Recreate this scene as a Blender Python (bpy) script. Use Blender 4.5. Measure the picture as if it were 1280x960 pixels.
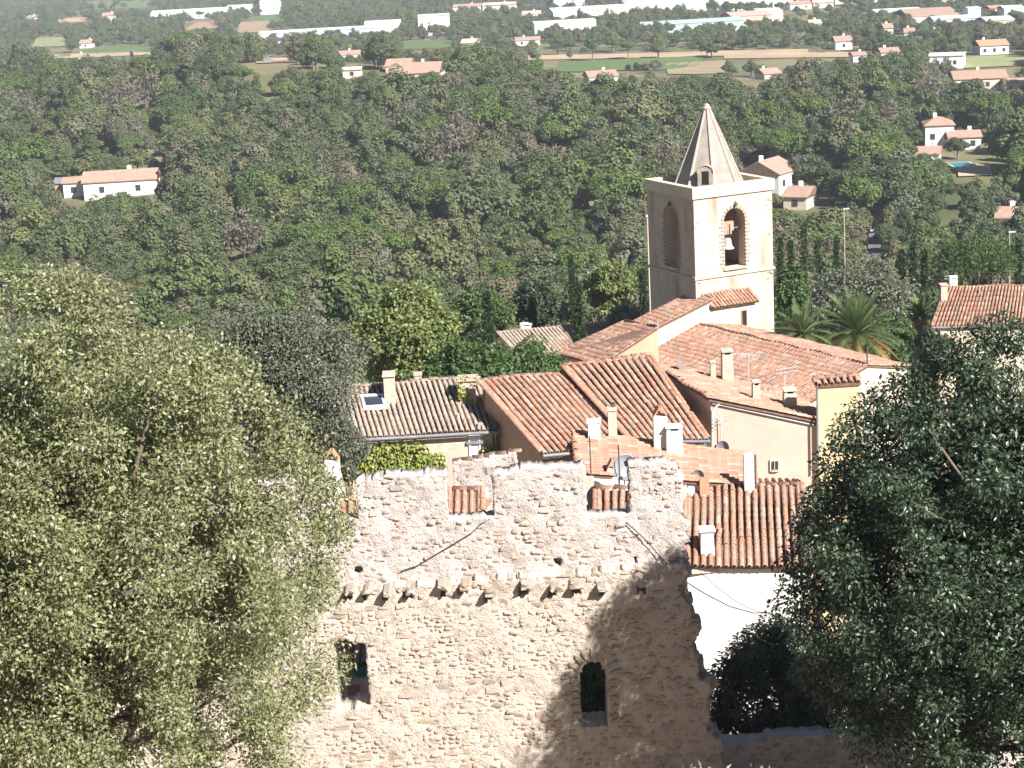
import bpy, math, random
import numpy as np
from mathutils import Vector, Matrix

for o in list(bpy.data.objects):
    bpy.data.objects.remove(o)
scene = bpy.context.scene
COL = scene.collection
R = math.radians
rng = np.random.default_rng(7)
random.seed(7)

# ------------------------------------------------------------------ camera
CAM_H = 60.0                       # metres above the plain
FPX, PITCH, ROLL = 2300.0, R(14.04), R(3.0)
cam_d = bpy.data.cameras.new('camera')
cam = bpy.data.objects.new('camera', cam_d)
COL.objects.link(cam)
cam_d.sensor_width = 36.0
cam_d.lens = 36.0 * FPX / 1280.0
cam_d.clip_end = 12000.0
cam_d.clip_start = 0.1
_f = Vector((0, math.cos(PITCH), -math.sin(PITCH)))
_u = Vector((0, math.sin(PITCH), math.cos(PITCH)))
_x = Vector((1, 0, 0))
cx = _x * math.cos(ROLL) - _u * math.sin(ROLL)
cy = _x * math.sin(ROLL) + _u * math.cos(ROLL)
M = Matrix((cx, cy, -_f)).transposed().to_4x4()
M.translation = (0, 0, CAM_H)
cam.matrix_world = M
scene.camera = cam

# ------------------------------------------------------------------ light
SUN_AZ, SUN_EL = 40.0, 39.0        # degrees right of straight behind the camera, elevation
sd = Vector((math.sin(R(SUN_AZ)) * math.cos(R(SUN_EL)), -math.cos(R(SUN_AZ)) * math.cos(R(SUN_EL)), math.sin(R(SUN_EL))))
world = bpy.data.worlds.new('World')
scene.world = world
world.use_nodes = True
nt = world.node_tree
sky = nt.nodes.new('ShaderNodeTexSky')
sky.sky_type = 'NISHITA'
sky.sun_disc = False
sky.sun_elevation = R(SUN_EL)
sky.sun_rotation = R(180 - SUN_AZ)
sky.altitude = 100
sky.dust_density = 0.3
sky.air_density = 0.6
nt.links.new(sky.outputs['Color'], nt.nodes['Background'].inputs['Color'])
nt.nodes['Background'].inputs['Strength'].default_value = 0.05
sl = bpy.data.lights.new('sun', 'SUN')
sl.energy = 5.0
sl.angle = R(0.53)
sl.color = (1.0, 0.965, 0.92)
so = bpy.data.objects.new('sun', sl)
COL.objects.link(so)
so.rotation_euler = sd.to_track_quat('Z', 'Y').to_euler()
so.location = (40, -40, 120)
vs = scene.view_settings
vs.view_transform = 'Standard'
vs.look = 'None'
vs.gamma = 1.0
vs.use_curve_mapping = False
vs.exposure = 1.22

# ------------------------------------------------------------------ pixel helpers (photo pixels, 1280 x 960)
def ray(px, py):
    dx, dy = px - 640.0, py - 480.0
    r = dx * math.cos(ROLL) - dy * math.sin(ROLL)
    d = dx * math.sin(ROLL) + dy * math.cos(ROLL)
    f = FPX * math.cos(PITCH) - d * math.sin(PITCH)
    u = -FPX * math.sin(PITCH) - d * math.cos(PITCH)
    return r / f, u / f
def P(px, py, Y):
    a, b = ray(px, py)
    return Vector((a * Y, Y, CAM_H + b * Y))
def PZ(px, py, z):
    a, b = ray(px, py)
    Y = (z - CAM_H) / b
    return Vector((a * Y, Y, z))
def to_px(p):
    v = Vector(p) - Vector((0, 0, CAM_H))
    d = v.dot(_f)
    return 640 + FPX * v.dot(cx) / d, 480 - FPX * v.dot(cy) / d

_ky = np.array([-400, -40, 0, 5, 12, 25, 34, 38, 41, 48, 70, 104, 140, 200, 270, 330, 9000.0])
_kz = np.array([56, 58.6, 58.3, 57.0, 52.5, 44.3, 41.0, 40.3, 37.5, 35, 33, 27.0, 19, 8, 1.5, 0, 0.0])
def ground_h(x, y):
    x = np.asarray(x, float); y = np.asarray(y, float)
    z = (np.interp(y - 3, _ky, _kz) + np.interp(y, _ky, _kz) + np.interp(y + 3, _ky, _kz)) / 3
    # the wooded hill behind the village
    z = z + 16.5 * np.exp(-((x + 95) / 120.0) ** 2 - ((y - 640) / 120.0) ** 2)
    z = z + 7.0 * np.exp(-((x + 10) / 110.0) ** 2 - ((y - 520) / 120.0) ** 2)
    far = np.clip((y - 110) / 150, 0, 1)
    z = z + far * (np.sin(x * .031 + 1) * np.cos(y * .027) * 0.9 + np.sin(x * .083 + y * .06) * 0.3) * np.clip((900 - y) / 300, 0.15, 1)
    near = np.clip((40 - y) / 10, 0, 1)
    z = z + near * (np.sin(x * 1.7 + y * .9) * .12 + np.sin(x * .6 - y * 1.3 + 2) * .18)
    return z
def gh(x, y):
    return float(ground_h(x, y))
def PG(px, py):
    a, b = ray(px, py)
    y = 60.0
    while y < 6000:
        if CAM_H + b * y < gh(a * y, y):
            lo, hi = y / 1.01, y
            for _ in range(20):
                m = (lo + hi) / 2
                if CAM_H + b * m < gh(a * m, m): hi = m
                else: lo = m
            return Vector((a * hi, hi, gh(a * hi, hi)))
        y *= 1.01
    return Vector((a * y, y, 0))

# ------------------------------------------------------------------ object helpers
def tag(o, label=None, cat=None, group=None, kind=None):
    if label: o['label'] = label
    if cat: o['category'] = cat
    if group: o['group'] = group
    if kind: o['kind'] = kind
    return o
def np_mesh(name, verts, faces, rnd=None, smooth=False, mats=()):
    """faces: list of arrays (n,k) or one array; rnd: per-face values in face order"""
    if not isinstance(faces, (list, tuple)): faces = [faces]
    faces = [np.asarray(f, np.int32) for f in faces if len(f)]
    verts = np.asarray(verts, np.float32)
    me = bpy.data.meshes.new(name)
    me.vertices.add(len(verts))
    me.vertices.foreach_set('co', verts.ravel())
    li = np.concatenate([f.ravel() for f in faces])
    tot = np.concatenate([np.full(len(f), f.shape[1], np.int32) for f in faces])
    st = np.concatenate([[0], np.cumsum(tot)[:-1]]).astype(np.int32)
    me.loops.add(len(li))
    me.loops.foreach_set('vertex_index', li)
    me.polygons.add(len(tot))
    me.polygons.foreach_set('loop_start', st)
    me.polygons.foreach_set('loop_total', tot)
    if smooth: me.polygons.foreach_set('use_smooth', np.ones(len(tot), bool))
    me.update(calc_edges=True)
    if rnd is not None:
        a = me.attributes.new('rnd', 'FLOAT', 'FACE')
        a.data.foreach_set('value', np.asarray(rnd, np.float32))
    for m in mats: me.materials.append(m)
    return me
def link(name, me, parent=None, loc=None):
    o = bpy.data.objects.new(name, me)
    COL.objects.link(o)
    if parent is not None:
        o.parent = parent
        if loc is None and parent.get('world_parts') is not None and parent.data is None:
            loc = -Vector(parent.location)
    if loc is not None: o.location = loc
    return o
def thing(name, base, label, cat, group=None):
    """an Empty at the base of a thing; its parts are modelled in world coordinates"""
    o = bpy.data.objects.new(name, None)
    COL.objects.link(o)
    o.location = base
    o.empty_display_size = 0.3
    tag(o, label, cat, group)
    o['world_parts'] = 1
    return o

class MB:
    """collects polygons"""
    def __init__(s): s.v = []; s.f = []; s.r = []
    def add(s, vs, fs, r=None):
        b = len(s.v)
        s.v += [tuple(v) for v in vs]
        for f in fs:
            s.f.append([b + i for i in f]); s.r.append(random.random() if r is None else r)
        return s
    def hexa(s, b, t):
        """b, t: four bottom and four top corners, ccw from above"""
        return s.add(list(b) + list(t), [(3, 2, 1, 0), (4, 5, 6, 7), (0, 1, 5, 4), (1, 2, 6, 5), (2, 3, 7, 6), (3, 0, 4, 7)])
    def box(s, c, size, rz=0, taper=1.0, tilt=0.0):
        hx, hy, hz = [k / 2 for k in size]
        ca, sa = math.cos(rz), math.sin(rz)
        def tr(x, y, z): return (c[0] + x * ca - y * sa, c[1] + x * sa + y * ca, c[2] + z)
        q = [(-1, -1), (1, -1), (1, 1), (-1, 1)]
        return s.hexa([tr(a * hx, b * hy, -hz) for a, b in q], [tr(a * hx * taper, b * hy * taper, hz) for a, b in q])
    def prism(s, poly, z0, z1):
        n = len(poly)
        z1s = z1 if hasattr(z1, '__len__') else [z1] * n
        vs = [(p[0], p[1], z0) for p in poly] + [(p[0], p[1], z) for p, z in zip(poly, z1s)]
        return s.add(vs, [tuple(range(n))[::-1], tuple(range(n, 2 * n))] + [(i, (i + 1) % n, n + (i + 1) % n, n + i) for i in range(n)])
    def tube(s, pts, rad, n=6, cap=True):
        pts = [Vector(p) for p in pts]
        rad = rad if hasattr(rad, '__len__') else [rad] * len(pts)
        vs = []; fs = []
        for i, p in enumerate(pts):
            t = (pts[min(i + 1, len(pts) - 1)] - pts[max(i - 1, 0)]).normalized()
            a = t.orthogonal().normalized() if abs(t.z) > .9 else Vector((0, 0, 1)).cross(t).normalized()
            b = t.cross(a)
            for k in range(n):
                an = 2 * math.pi * k / n
                vs.append(p + (a * math.cos(an) + b * math.sin(an)) * rad[i])
        for i in range(len(pts) - 1):
            for k in range(n):
                fs.append((i * n + k, i * n + (k + 1) % n, (i + 1) * n + (k + 1) % n, (i + 1) * n + k))
        if cap:
            fs.append(tuple(range(n))[::-1]); fs.append(tuple((len(pts) - 1) * n + k for k in range(n)))
        return s.add(vs, fs)
    def lathe(s, c, prof, n=12, ax=None):
        vs = []; fs = []
        for r, z in prof:
            for k in range(n):
                an = 2 * math.pi * k / n
                v = Vector((r * math.cos(an), r * math.sin(an), z))
                if ax is not None: v = ax @ v
                vs.append(Vector(c) + v)
        for i in range(len(prof) - 1):
            for k in range(n):
                fs.append((i * n + k, i * n + (k + 1) % n, (i + 1) * n + (k + 1) % n, (i + 1) * n + k))
        return s.add(vs, fs)
    def build(s, name, mat, parent=None, smooth=False):
        me = bpy.data.meshes.new(name)
        me.from_pydata(s.v, [], s.f)
        a = me.attributes.new('rnd', 'FLOAT', 'FACE')
        a.data.foreach_set('value', np.array(s.r, np.float32))
        me.materials.append(mat)
        if smooth:
            me.polygons.foreach_set('use_smooth', np.ones(len(s.f), bool))
        return link(name, me, parent)

# ------------------------------------------------------------------ materials
def mat(name, c1, c2=None, scale=6.0, rough=.85, rnd=None, rc=None, bump=0.0, bscale=None, detail=5, spec=.3, stain=None, transl=0.0, coords='Object', metal=0.0):
    """procedural material: two tones mixed by noise; rnd 'attr'/'obj' picks a colour from the list rc per piece"""
    m = bpy.data.materials.new(name)
    m.use_nodes = True
    t = m.node_tree; N = t.nodes; L = t.links
    b = N['Principled BSDF']
    b.inputs['Roughness'].default_value = rough
    b.inputs['Specular IOR Level'].default_value = spec
    b.inputs['Metallic'].default_value = metal
    geo = N.new('ShaderNodeNewGeometry')
    pos = geo.outputs['Position']
    if coords == 'Object':
        tc = N.new('ShaderNodeTexCoord'); pos = tc.outputs['Object']
    n1 = N.new('ShaderNodeTexNoise'); n1.inputs['Scale'].default_value = scale; n1.inputs['Detail'].default_value = detail
    n1.inputs['Roughness'].default_value = .65
    L.new(pos, n1.inputs['Vector'])
    rp = N.new('ShaderNodeValToRGB')
    rp.color_ramp.elements[0].position = .32; rp.color_ramp.elements[1].position = .68
    c2 = c2 or c1
    rp.color_ramp.elements[0].color = (*c1, 1); rp.color_ramp.elements[1].color = (*c2, 1)
    L.new(n1.outputs['Fac'], rp.inputs['Fac'])
    col = rp.outputs['Color']
    if rnd:
        if rnd == 'obj':
            s = N.new('ShaderNodeObjectInfo').outputs['Random']
        else:
            at = N.new('ShaderNodeAttribute'); at.attribute_name = 'rnd'; s = at.outputs['Fac']
        rr = N.new('ShaderNodeValToRGB')
        e = rr.color_ramp.elements
        e[0].color = (*rc[0], 1); e[0].position = 0; e[1].color = (*rc[-1], 1); e[1].position = 1
        for i, c in enumerate(rc[1:-1]):
            k = e.new((i + 1) / (len(rc) - 1)); k.color = (*c, 1)
        L.new(s, rr.inputs['Fac'])
        mx = N.new('ShaderNodeMix'); mx.data_type = 'RGBA'; mx.blend_type = 'MULTIPLY'
        mx.inputs['Factor'].default_value = 1
        L.new(rr.outputs['Color'], mx.inputs['A']); L.new(col, mx.inputs['B'])
        col = mx.outputs['Result']
    if stain:
        sc, amt, thr = stain[1], stain[2], stain[3]
        mp = N.new('ShaderNodeMapping'); mp.inputs['Scale'].default_value = stain[4] if len(stain) > 4 else (1, 1, 1)
        L.new(pos, mp.inputs['Vector'])
        n2 = N.new('ShaderNodeTexNoise'); n2.inputs['Scale'].default_value = sc; n2.inputs['Detail'].default_value = 6
        L.new(mp.outputs['Vector'], n2.inputs['Vector'])
        r2 = N.new('ShaderNodeValToRGB')
        r2.color_ramp.elements[0].position = thr; r2.color_ramp.elements[1].position = min(thr + .18, 1)
        r2.color_ramp.elements[1].color = (amt, amt, amt, 1); r2.color_ramp.elements[0].color = (0, 0, 0, 1)
        L.new(n2.outputs['Fac'], r2.inputs['Fac'])
        mx = N.new('ShaderNodeMix'); mx.data_type = 'RGBA'
        mx.inputs['B'].default_value = (*stain[0], 1)
        L.new(r2.outputs['Color'], mx.inputs['Factor']); L.new(col, mx.inputs['A'])
        col = mx.outputs['Result']
    L.new(col, b.inputs['Base Color'])
    if bump:
        n3 = N.new('ShaderNodeTexNoise'); n3.inputs['Scale'].default_value = bscale or scale * 3; n3.inputs['Detail'].default_value = 6
        L.new(pos, n3.inputs['Vector'])
        bp = N.new('ShaderNodeBump'); bp.inputs['Strength'].default_value = bump; bp.inputs['Distance'].default_value = .05
        L.new(n3.outputs['Fac'], bp.inputs['Height']); L.new(bp.outputs['Normal'], b.inputs['Normal'])
    if transl:
        tr = N.new('ShaderNodeBsdfTranslucent'); L.new(col, tr.inputs['Color'])
        ms = N.new('ShaderNodeMixShader'); ms.inputs['Fac'].default_value = transl
        L.new(b.outputs['BSDF'], ms.inputs[1]); L.new(tr.outputs['BSDF'], ms.inputs[2])
        L.new(ms.outputs['Shader'], N['Material Output'].inputs['Surface'])
    return m

W1 = (1, 1, 1)
def leafmat(name, cols, rnd='attr', transl=.3, rough=.5, spec=.35):
    return mat(name, (.8, .8, .8), (1.1, 1.1, 1.1), scale=1.3, rough=rough, rnd=rnd, rc=cols, transl=transl, spec=spec, detail=2)
STONES = [(.34, .28, .23), (.42, .36, .30), (.45, .38, .33), (.40, .32, .28), (.47, .43, .38), (.38, .35, .34), (.45, .37, .27), (.42, .33, .29), (.46, .40, .34)]
STONES_L = [(.34, .275, .23), (.42, .35, .285), (.45, .385, .32), (.40, .32, .265), (.47, .42, .36), (.38, .34, .315), (.46, .375, .275), (.43, .33, .285), (.46, .405, .345)]
M_stone_lo = mat('tan_rubble_stone_single', (.72, .70, .68), (1.1, 1.08, 1.05), scale=9, rnd='obj', rc=STONES_L, bump=.5, bscale=30, rough=.95, spec=.1)
M_stone_la = mat('tan_rubble_stone', (.72, .70, .68), (1.1, 1.08, 1.05), scale=9, rnd='attr', rc=STONES_L, bump=.5, bscale=30, rough=.95, spec=.1)
M_mortar_l = mat('tan_lime_mortar', (.41, .35, .295), (.50, .44, .38), scale=1.5, bump=.8, bscale=22, rough=.95, spec=.1, stain=((.28, .21, .16), 2.6, .8, .55))
M_stone_o = mat('rubble_stone_single', (.72, .70, .68), (1.1, 1.08, 1.05), scale=9, rnd='obj', rc=STONES, bump=.5, bscale=30, rough=.95, spec=.1)
M_stone_a = mat('rubble_stone', (.72, .70, .68), (1.1, 1.08, 1.05), scale=9, rnd='attr', rc=STONES, bump=.5, bscale=30, rough=.95, spec=.1)
M_mortar = mat('lime_mortar', (.41, .35, .32), (.50, .45, .42), scale=1.8, bump=.8, bscale=22, rough=.95, spec=.1, stain=((.31, .25, .21), 2.6, .8, .55))
TILES = [(.35, .17, .115), (.41, .22, .148), (.45, .275, .20), (.35, .20, .15), (.49, .345, .27), (.40, .205, .135), (.32, .235, .19), (.44, .24, .155)]
TILES_G = [(.32, .255, .205), (.36, .30, .25), (.30, .25, .205), (.39, .335, .28), (.33, .235, .175)]
M_tile_o = mat('clay_tile_single', (.75, .75, .75), (1.12, 1.1, 1.08), scale=11, rnd='obj', rc=TILES, rough=.9, spec=.15, stain=((.13, .11, .095), 7.0, .8, .55))
M_tile_a = mat('clay_tile', (.75, .75, .75), (1.12, 1.1, 1.08), scale=11, rnd='attr', rc=TILES, rough=.9, spec=.15, stain=((.15, .125, .105), 5.0, .75, .56))
M_tile_g = mat('weathered_clay_tile', (.75, .75, .75), (1.12, 1.1, 1.08), scale=8, rnd='attr', rc=TILES_G, rough=.9, spec=.15, stain=((.20, .17, .14), 3.0, .7, .55))
M_tile_b = mat('channel_painted_shade', (.13, .08, .06), (.22, .14, .10), scale=6, rough=.95)  # deck tone deepened: shade between the tile columns is put into the colour
M_tile_far = mat('far_clay_tile', (.30, .19, .145), (.40, .27, .21), scale=1.2, rough=.9, spec=.1)
M_white = mat('white_render', (.72, .69, .63), (.80, .78, .73), scale=1.4, bump=.15, bscale=20, rough=.9, stain=((.50, .46, .40), 1.2, .6, .6, (1, 1, .3)))
M_cream = mat('cream_render', (.54, .46, .34), (.64, .56, .44), scale=1.2, bump=.2, bscale=15, rough=.92, stain=((.42, .34, .25), 1.1, .7, .58, (1, 1, .35)))
M_pink = mat('pink_render', (.46, .34, .27), (.53, .40, .33), scale=.8, bump=.2, bscale=12, rough=.92, stain=((.33, .27, .22), .9, .8, .60, (2.2, 2.2, .25)))
M_brownwall = mat('ochre_render', (.42, .29, .19), (.50, .36, .25), scale=1.1, bump=.2, bscale=12, rough=.92)
M_yellow = mat('yellow_render', (.52, .41, .235), (.58, .46, .27), scale=1.0, rough=.9, bump=.1)
M_chim = mat('chimney_render', (.46, .34, .27), (.58, .45, .37), scale=3, bump=.3, rough=.92, stain=((.20, .16, .13), 3, .7, .6))
M_brick = mat('burnt_clay', (.42, .20, .12), (.52, .27, .17), scale=5, rough=.9)
M_zinc = mat('zinc', (.16, .165, .18), (.24, .245, .26), scale=4, rough=.5, spec=.5)
M_dark = mat('painted_dark_interior', (.012, .011, .010), (.02, .018, .016), scale=3)  # near-black colour stands in for the shade inside flues and openings
M_iron = mat('iron', (.05, .05, .055), (.09, .085, .08), scale=8, rough=.6, spec=.5)
M_steel = mat('galvanised_steel', (.42, .42, .43), (.55, .55, .56), scale=8, rough=.45, spec=.5)
M_dish = mat('dish_grey', (.20, .20, .22), (.28, .28, .30), scale=5, rough=.5)
M_bell = mat('bell_bronze', (.34, .35, .34), (.46, .46, .44), scale=7, rough=.55, spec=.5)
M_wood = mat('grey_wood', (.30, .20, .14), (.42, .30, .22), scale=6, rough=.85)
M_glass = mat('window_glass', (.03, .035, .045), (.05, .06, .08), scale=1, rough=.08, spec=.6)
M_teal = mat('teal_paint', (.02, .22, .22), (.03, .27, .26), scale=3, rough=.6)
M_lime = mat('lime_paint', (.34, .38, .10), (.40, .44, .13), scale=3, rough=.7)
M_shutter = mat('dark_shutter', (.05, .045, .045), (.08, .07, .07), scale=3, rough=.7)
M_spire = mat('spire_render', (.24, .205, .175), (.36, .31, .265), scale=1.6, bump=.3, bscale=14, rough=.92, stain=((.40, .27, .18), 1.3, .9, .60))
M_quoin = mat('quoin_brick', (.24, .19, .16), (.36, .29, .25), scale=6, rough=.9)
M_rib = mat('spire_rib', (.31, .27, .235), (.41, .365, .315), scale=3, rough=.9)
M_bark = mat('bark', (.10, .075, .06), (.17, .13, .105), scale=5, bump=.6, rough=.95)
M_trunk_far = mat('wood_trunk', (.13, .10, .08), (.20, .16, .13), scale=2, rough=.95)
M_metalroof = mat('pale_metal_roof', (.50, .50, .50), (.66, .66, .65), scale=.08, rough=.6, coords='W')
M_greyroof = mat('lilac_grey_cladding', (.42, .41, .47), (.50, .49, .55), scale=.2, rough=.6, coords='W')
M_greenroof = mat('green_grey_sheet', (.30, .38, .36), (.36, .44, .42), scale=.2, rough=.6, coords='W')
M_asphalt = mat('asphalt', (.11, .11, .12), (.15, .15, .16), scale=.5, rough=.9, coords='W')
M_pool = mat('pool_water', (.05, .35, .48), (.06, .40, .52), scale=.5, rough=.1, spec=.6)
M_cable = mat('cable', (.02, .02, .02), rough=.7)

# leaves
M_leaf_left = leafmat('hackberry_leaf', [(.125, .15, .055), (.22, .245, .10), (.32, .335, .165), (.18, .21, .08), (.41, .405, .25), (.265, .28, .13), (.22, .20, .105)], transl=.34, rough=.42, spec=.5)
M_leaf_right = leafmat('dark_laurel_leaf', [(.025, .048, .022), (.045, .072, .036), (.065, .095, .052), (.035, .058, .026)], transl=.12, rough=.4, spec=.45)
M_leaf_grey = leafmat('grey_oak_leaf', [(.095, .108, .07), (.135, .145, .10), (.17, .175, .125), (.11, .128, .075)], transl=.2)
M_leaf_plane = leafmat('plane_leaf', [(.12, .17, .045), (.19, .23, .075), (.29, .29, .13), (.14, .185, .055), (.09, .135, .04)], transl=.3)
M_leaf_bright = leafmat('mulberry_leaf', [(.06, .105, .032), (.09, .145, .048), (.07, .12, .036), (.12, .175, .065)], transl=.3)
M_leaf_ivy = leafmat('creeper_leaf', [(.16, .22, .03), (.26, .30, .06), (.34, .36, .12), (.12, .17, .03)], transl=.2)
M_leaf_cyp = leafmat('cypress_leaf', [(.028, .055, .022), (.045, .075, .03), (.06, .09, .04)], transl=.1)
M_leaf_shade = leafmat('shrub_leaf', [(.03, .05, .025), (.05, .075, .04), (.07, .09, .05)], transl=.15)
M_leaf_red = leafmat('reddish_leaf', [(.30, .15, .10), (.36, .22, .15), (.10, .12, .05)], transl=.2)
M_leaf_blue = leafmat('silver_leaf', [(.16, .19, .16), (.24, .27, .24), (.11, .13, .10)], transl=.15)
M_palm = leafmat('palm_leaf', [(.07, .12, .04), (.11, .16, .05), (.14, .18, .07)], transl=.2)
M_palm_old = leafmat('old_palm_leaf', [(.38, .24, .07), (.42, .28, .10)], transl=.2)
OAKS = [(.048, .068, .030), (.140, .155, .055), (.125, .130, .092), (.155, .135, .085), (.115, .150, .050), (.062, .086, .036), (.088, .112, .050), (.072, .102, .038), (.108, .122, .064), (.080, .110, .041), (.100, .110, .062), (.125, .125, .066), (.07, .094, .045), (.10, .135, .045), (.085, .12, .05)]
M_oak = mat('oak_leaf', (.80, .83, .77), (1.36, 1.34, 1.30), scale=.9, rough=.6, rnd='obj', rc=OAKS, transl=.2, spec=.25, detail=3)
M_pine = mat('pine_leaf', (.8, .85, .7), (1.2, 1.2, 1.1), scale=.9, rough=.6, rnd='obj', rc=[(.085, .125, .035), (.10, .14, .04), (.075, .11, .035)], transl=.15, spec=.2)
M_dry = mat('bare_branch_leaf', (.8, .8, .8), (1.2, 1.2, 1.2), scale=.9, rough=.8, rnd='obj', rc=[(.14, .12, .095), (.17, .14, .105), (.15, .14, .085)], transl=.1)

# ------------------------------------------------------------------ terrain
def ground_material():
    m = bpy.data.materials.new('hillside_ground'); m.use_nodes = True
    t = m.node_tree; N = t.nodes; L = t.links; b = N['Principled BSDF']
    b.inputs['Roughness'].default_value = .95; b.inputs['Specular IOR Level'].default_value = .1
    g = N.new('ShaderNodeNewGeometry')
    def noise(sc, d=6):
        n = N.new('ShaderNodeTexNoise'); n.inputs['Scale'].default_value = sc; n.inputs['Detail'].default_value = d
        L.new(g.outputs['Position'], n.inputs['Vector']); return n.outputs['Fac']
    def ramp(s, p0, c0, p1, c1):
        r = N.new('ShaderNodeValToRGB'); e = r.color_ramp.elements
        e[0].position = p0; e[1].position = p1; e[0].color = (*c0, 1); e[1].color = (*c1, 1)
        L.new(s, r.inputs['Fac']); return r.outputs['Color']
    near = ramp(noise(1.1), .35, (.30, .23, .17), .65, (.46, .38, .30))
    far = ramp(noise(.02, 8), .38, (.085, .095, .045), .62, (.20, .17, .095))
    sx = N.new('ShaderNodeSeparateXYZ'); L.new(g.outputs['Position'], sx.inputs[0])
    mr = N.new('ShaderNodeMapRange'); mr.inputs['From Min'].default_value = 60; mr.inputs['From Max'].default_value = 130
    L.new(sx.outputs['Y'], mr.inputs['Value'])
    mx = N.new('ShaderNodeMix'); mx.data_type = 'RGBA'
    L.new(mr.outputs['Result'], mx.inputs['Factor']); L.new(near, mx.inputs['A']); L.new(far, mx.inputs['B'])
    L.new(mx.outputs['Result'], b.inputs['Base Color'])
    bp = N.new('ShaderNodeBump'); bp.inputs['Distance'].default_value = .3; bp.inputs['Strength'].default_value = .7
    L.new(noise(2.2), bp.inputs['Height']); L.new(bp.outputs['Normal'], b.inputs['Normal'])
    return m
ys = np.concatenate([np.arange(-60, 60, 1.5), np.arange(60, 300, 5), np.arange(300, 1200, 14), np.array([1200, 1500, 1900, 2400, 3000, 4000, 6000, 9000])])
xq = np.concatenate([np.arange(0, 40, 1.6), np.arange(40, 300, 11), np.array([300, 340, 400, 500, 700, 1000, 1600, 2600, 5000])])
xs = np.concatenate([-xq[::-1], xq[1:]])
XX, YY = np.meshgrid(xs, ys)
V = np.stack([XX.ravel(), YY.ravel(), ground_h(XX, YY).ravel()], 1)
ii = np.arange(len(V)).reshape(XX.shape)
Fq = np.stack([ii[:-1, :-1].ravel(), ii[:-1, 1:].ravel(), ii[1:, 1:].ravel(), ii[1:, :-1].ravel()], 1)
tag(link('ground', np_mesh('ground', V, Fq, smooth=True, mats=[ground_material()])), kind='structure')

# ------------------------------------------------------------------ foliage helpers
def unit(n, r=rng):
    v = r.normal(size=(n, 3)); return v / np.linalg.norm(v, axis=1, keepdims=True)
def nrm(v): return v / np.maximum(np.linalg.norm(v, axis=1, keepdims=True), 1e-6)
def leaves(cen, rad, per, ll, lw, droop=.5, up=.5, shell=.55, fold=.25, squash=.8, jit=.35, flat=False):
    """leaf blades spread through clumps: (verts, tri faces, per-face random)"""
    cen = np.repeat(np.asarray(cen, float), per, 0); rad = np.repeat(np.asarray(rad, float), per)
    n = len(cen)
    d = unit(n)
    r = rad * (shell + (1 - shell) * rng.random(n) ** .7)
    off = d * r[:, None]; off[:, 2] *= squash
    p = cen + off
    ax = nrm(d * (1 - droop) + np.array([0, 0, -1.0]) * droop + unit(n) * jit)
    nn = nrm(d * .6 + np.array([0, 0, up]) + unit(n) * .7)
    if flat:
        nn = nrm(d + np.array([0, 0, up]) + unit(n) * .55); ax = nrm(np.cross(nn, unit(n)))
    sd_ = nrm(np.cross(ax, nn)); nn = np.cross(sd_, ax)
    L_ = ll * rng.uniform(.7, 1.25, n)[:, None]; W_ = lw * rng.uniform(.7, 1.25, n)[:, None] * .5
    mid = p + ax * L_ * .42 + nn * (W_ * fold)
    v = np.stack([p, mid + sd_ * W_, p + ax * L_, mid - sd_ * W_], 1).reshape(-1, 3)
    b = np.arange(n) * 4
    f = np.concatenate([np.stack([b, b + 1, b + 2], 1), np.stack([b, b + 2, b + 3], 1)])
    q = rng.random(n)
    return v, f, np.concatenate([q, q])
def limbs(base, top, cen, r0, n=7, count=30, seg=5):
    """tapered trunk and limbs reaching towards clump centres"""
    m = MB()
    base, top = Vector(base), Vector(top)
    pts = [base.lerp(top, t) + Vector((math.sin(t * 5) * .06, math.cos(t * 4) * .06, 0)) * r0 * 4 for t in (0, .15, .4, .7, 1)]
    m.tube(pts, [r0 * k for k in (1.25, 1, .85, .65, .35)], n)
    idx = rng.permutation(len(cen))[:count]
    for i in idx:
        c = Vector(cen[i])
        t = random.uniform(.35, .95)
        s = base.lerp(top, t)
        mid = s.lerp(c, .5) + Vector((0, 0, -.12 * (c - s).length)) + Vector(unit(1)[0]) * .1 * (c - s).length
        q = [s.lerp(mid, k).lerp(mid.lerp(c, k), k) for k in np.linspace(0, 1, seg)]
        rr = r0 * random.uniform(.22, .4)
        m.tube(q, list(np.linspace(rr, rr * .22, seg)), 5)
    return m
def clump_cloud(c, rx, ry, rz, n, fill=.55, jit=.12, low=-1.0):
    """clump centres through an uneven ellipsoid"""
    d = unit(n * 2); d = d[d[:, 2] > low][:n]
    r = fill + (1 - fill) * rng.random(len(d)) ** .6
    bump = 1 + jit * (np.sin(d[:, 0] * 4 + c[0]) + np.cos(d[:, 1] * 5 + c[1]) + np.sin(d[:, 2] * 6 + 1))
    return np.asarray(c) + d * np.array([rx, ry, rz]) * (r * bump)[:, None]
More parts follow.
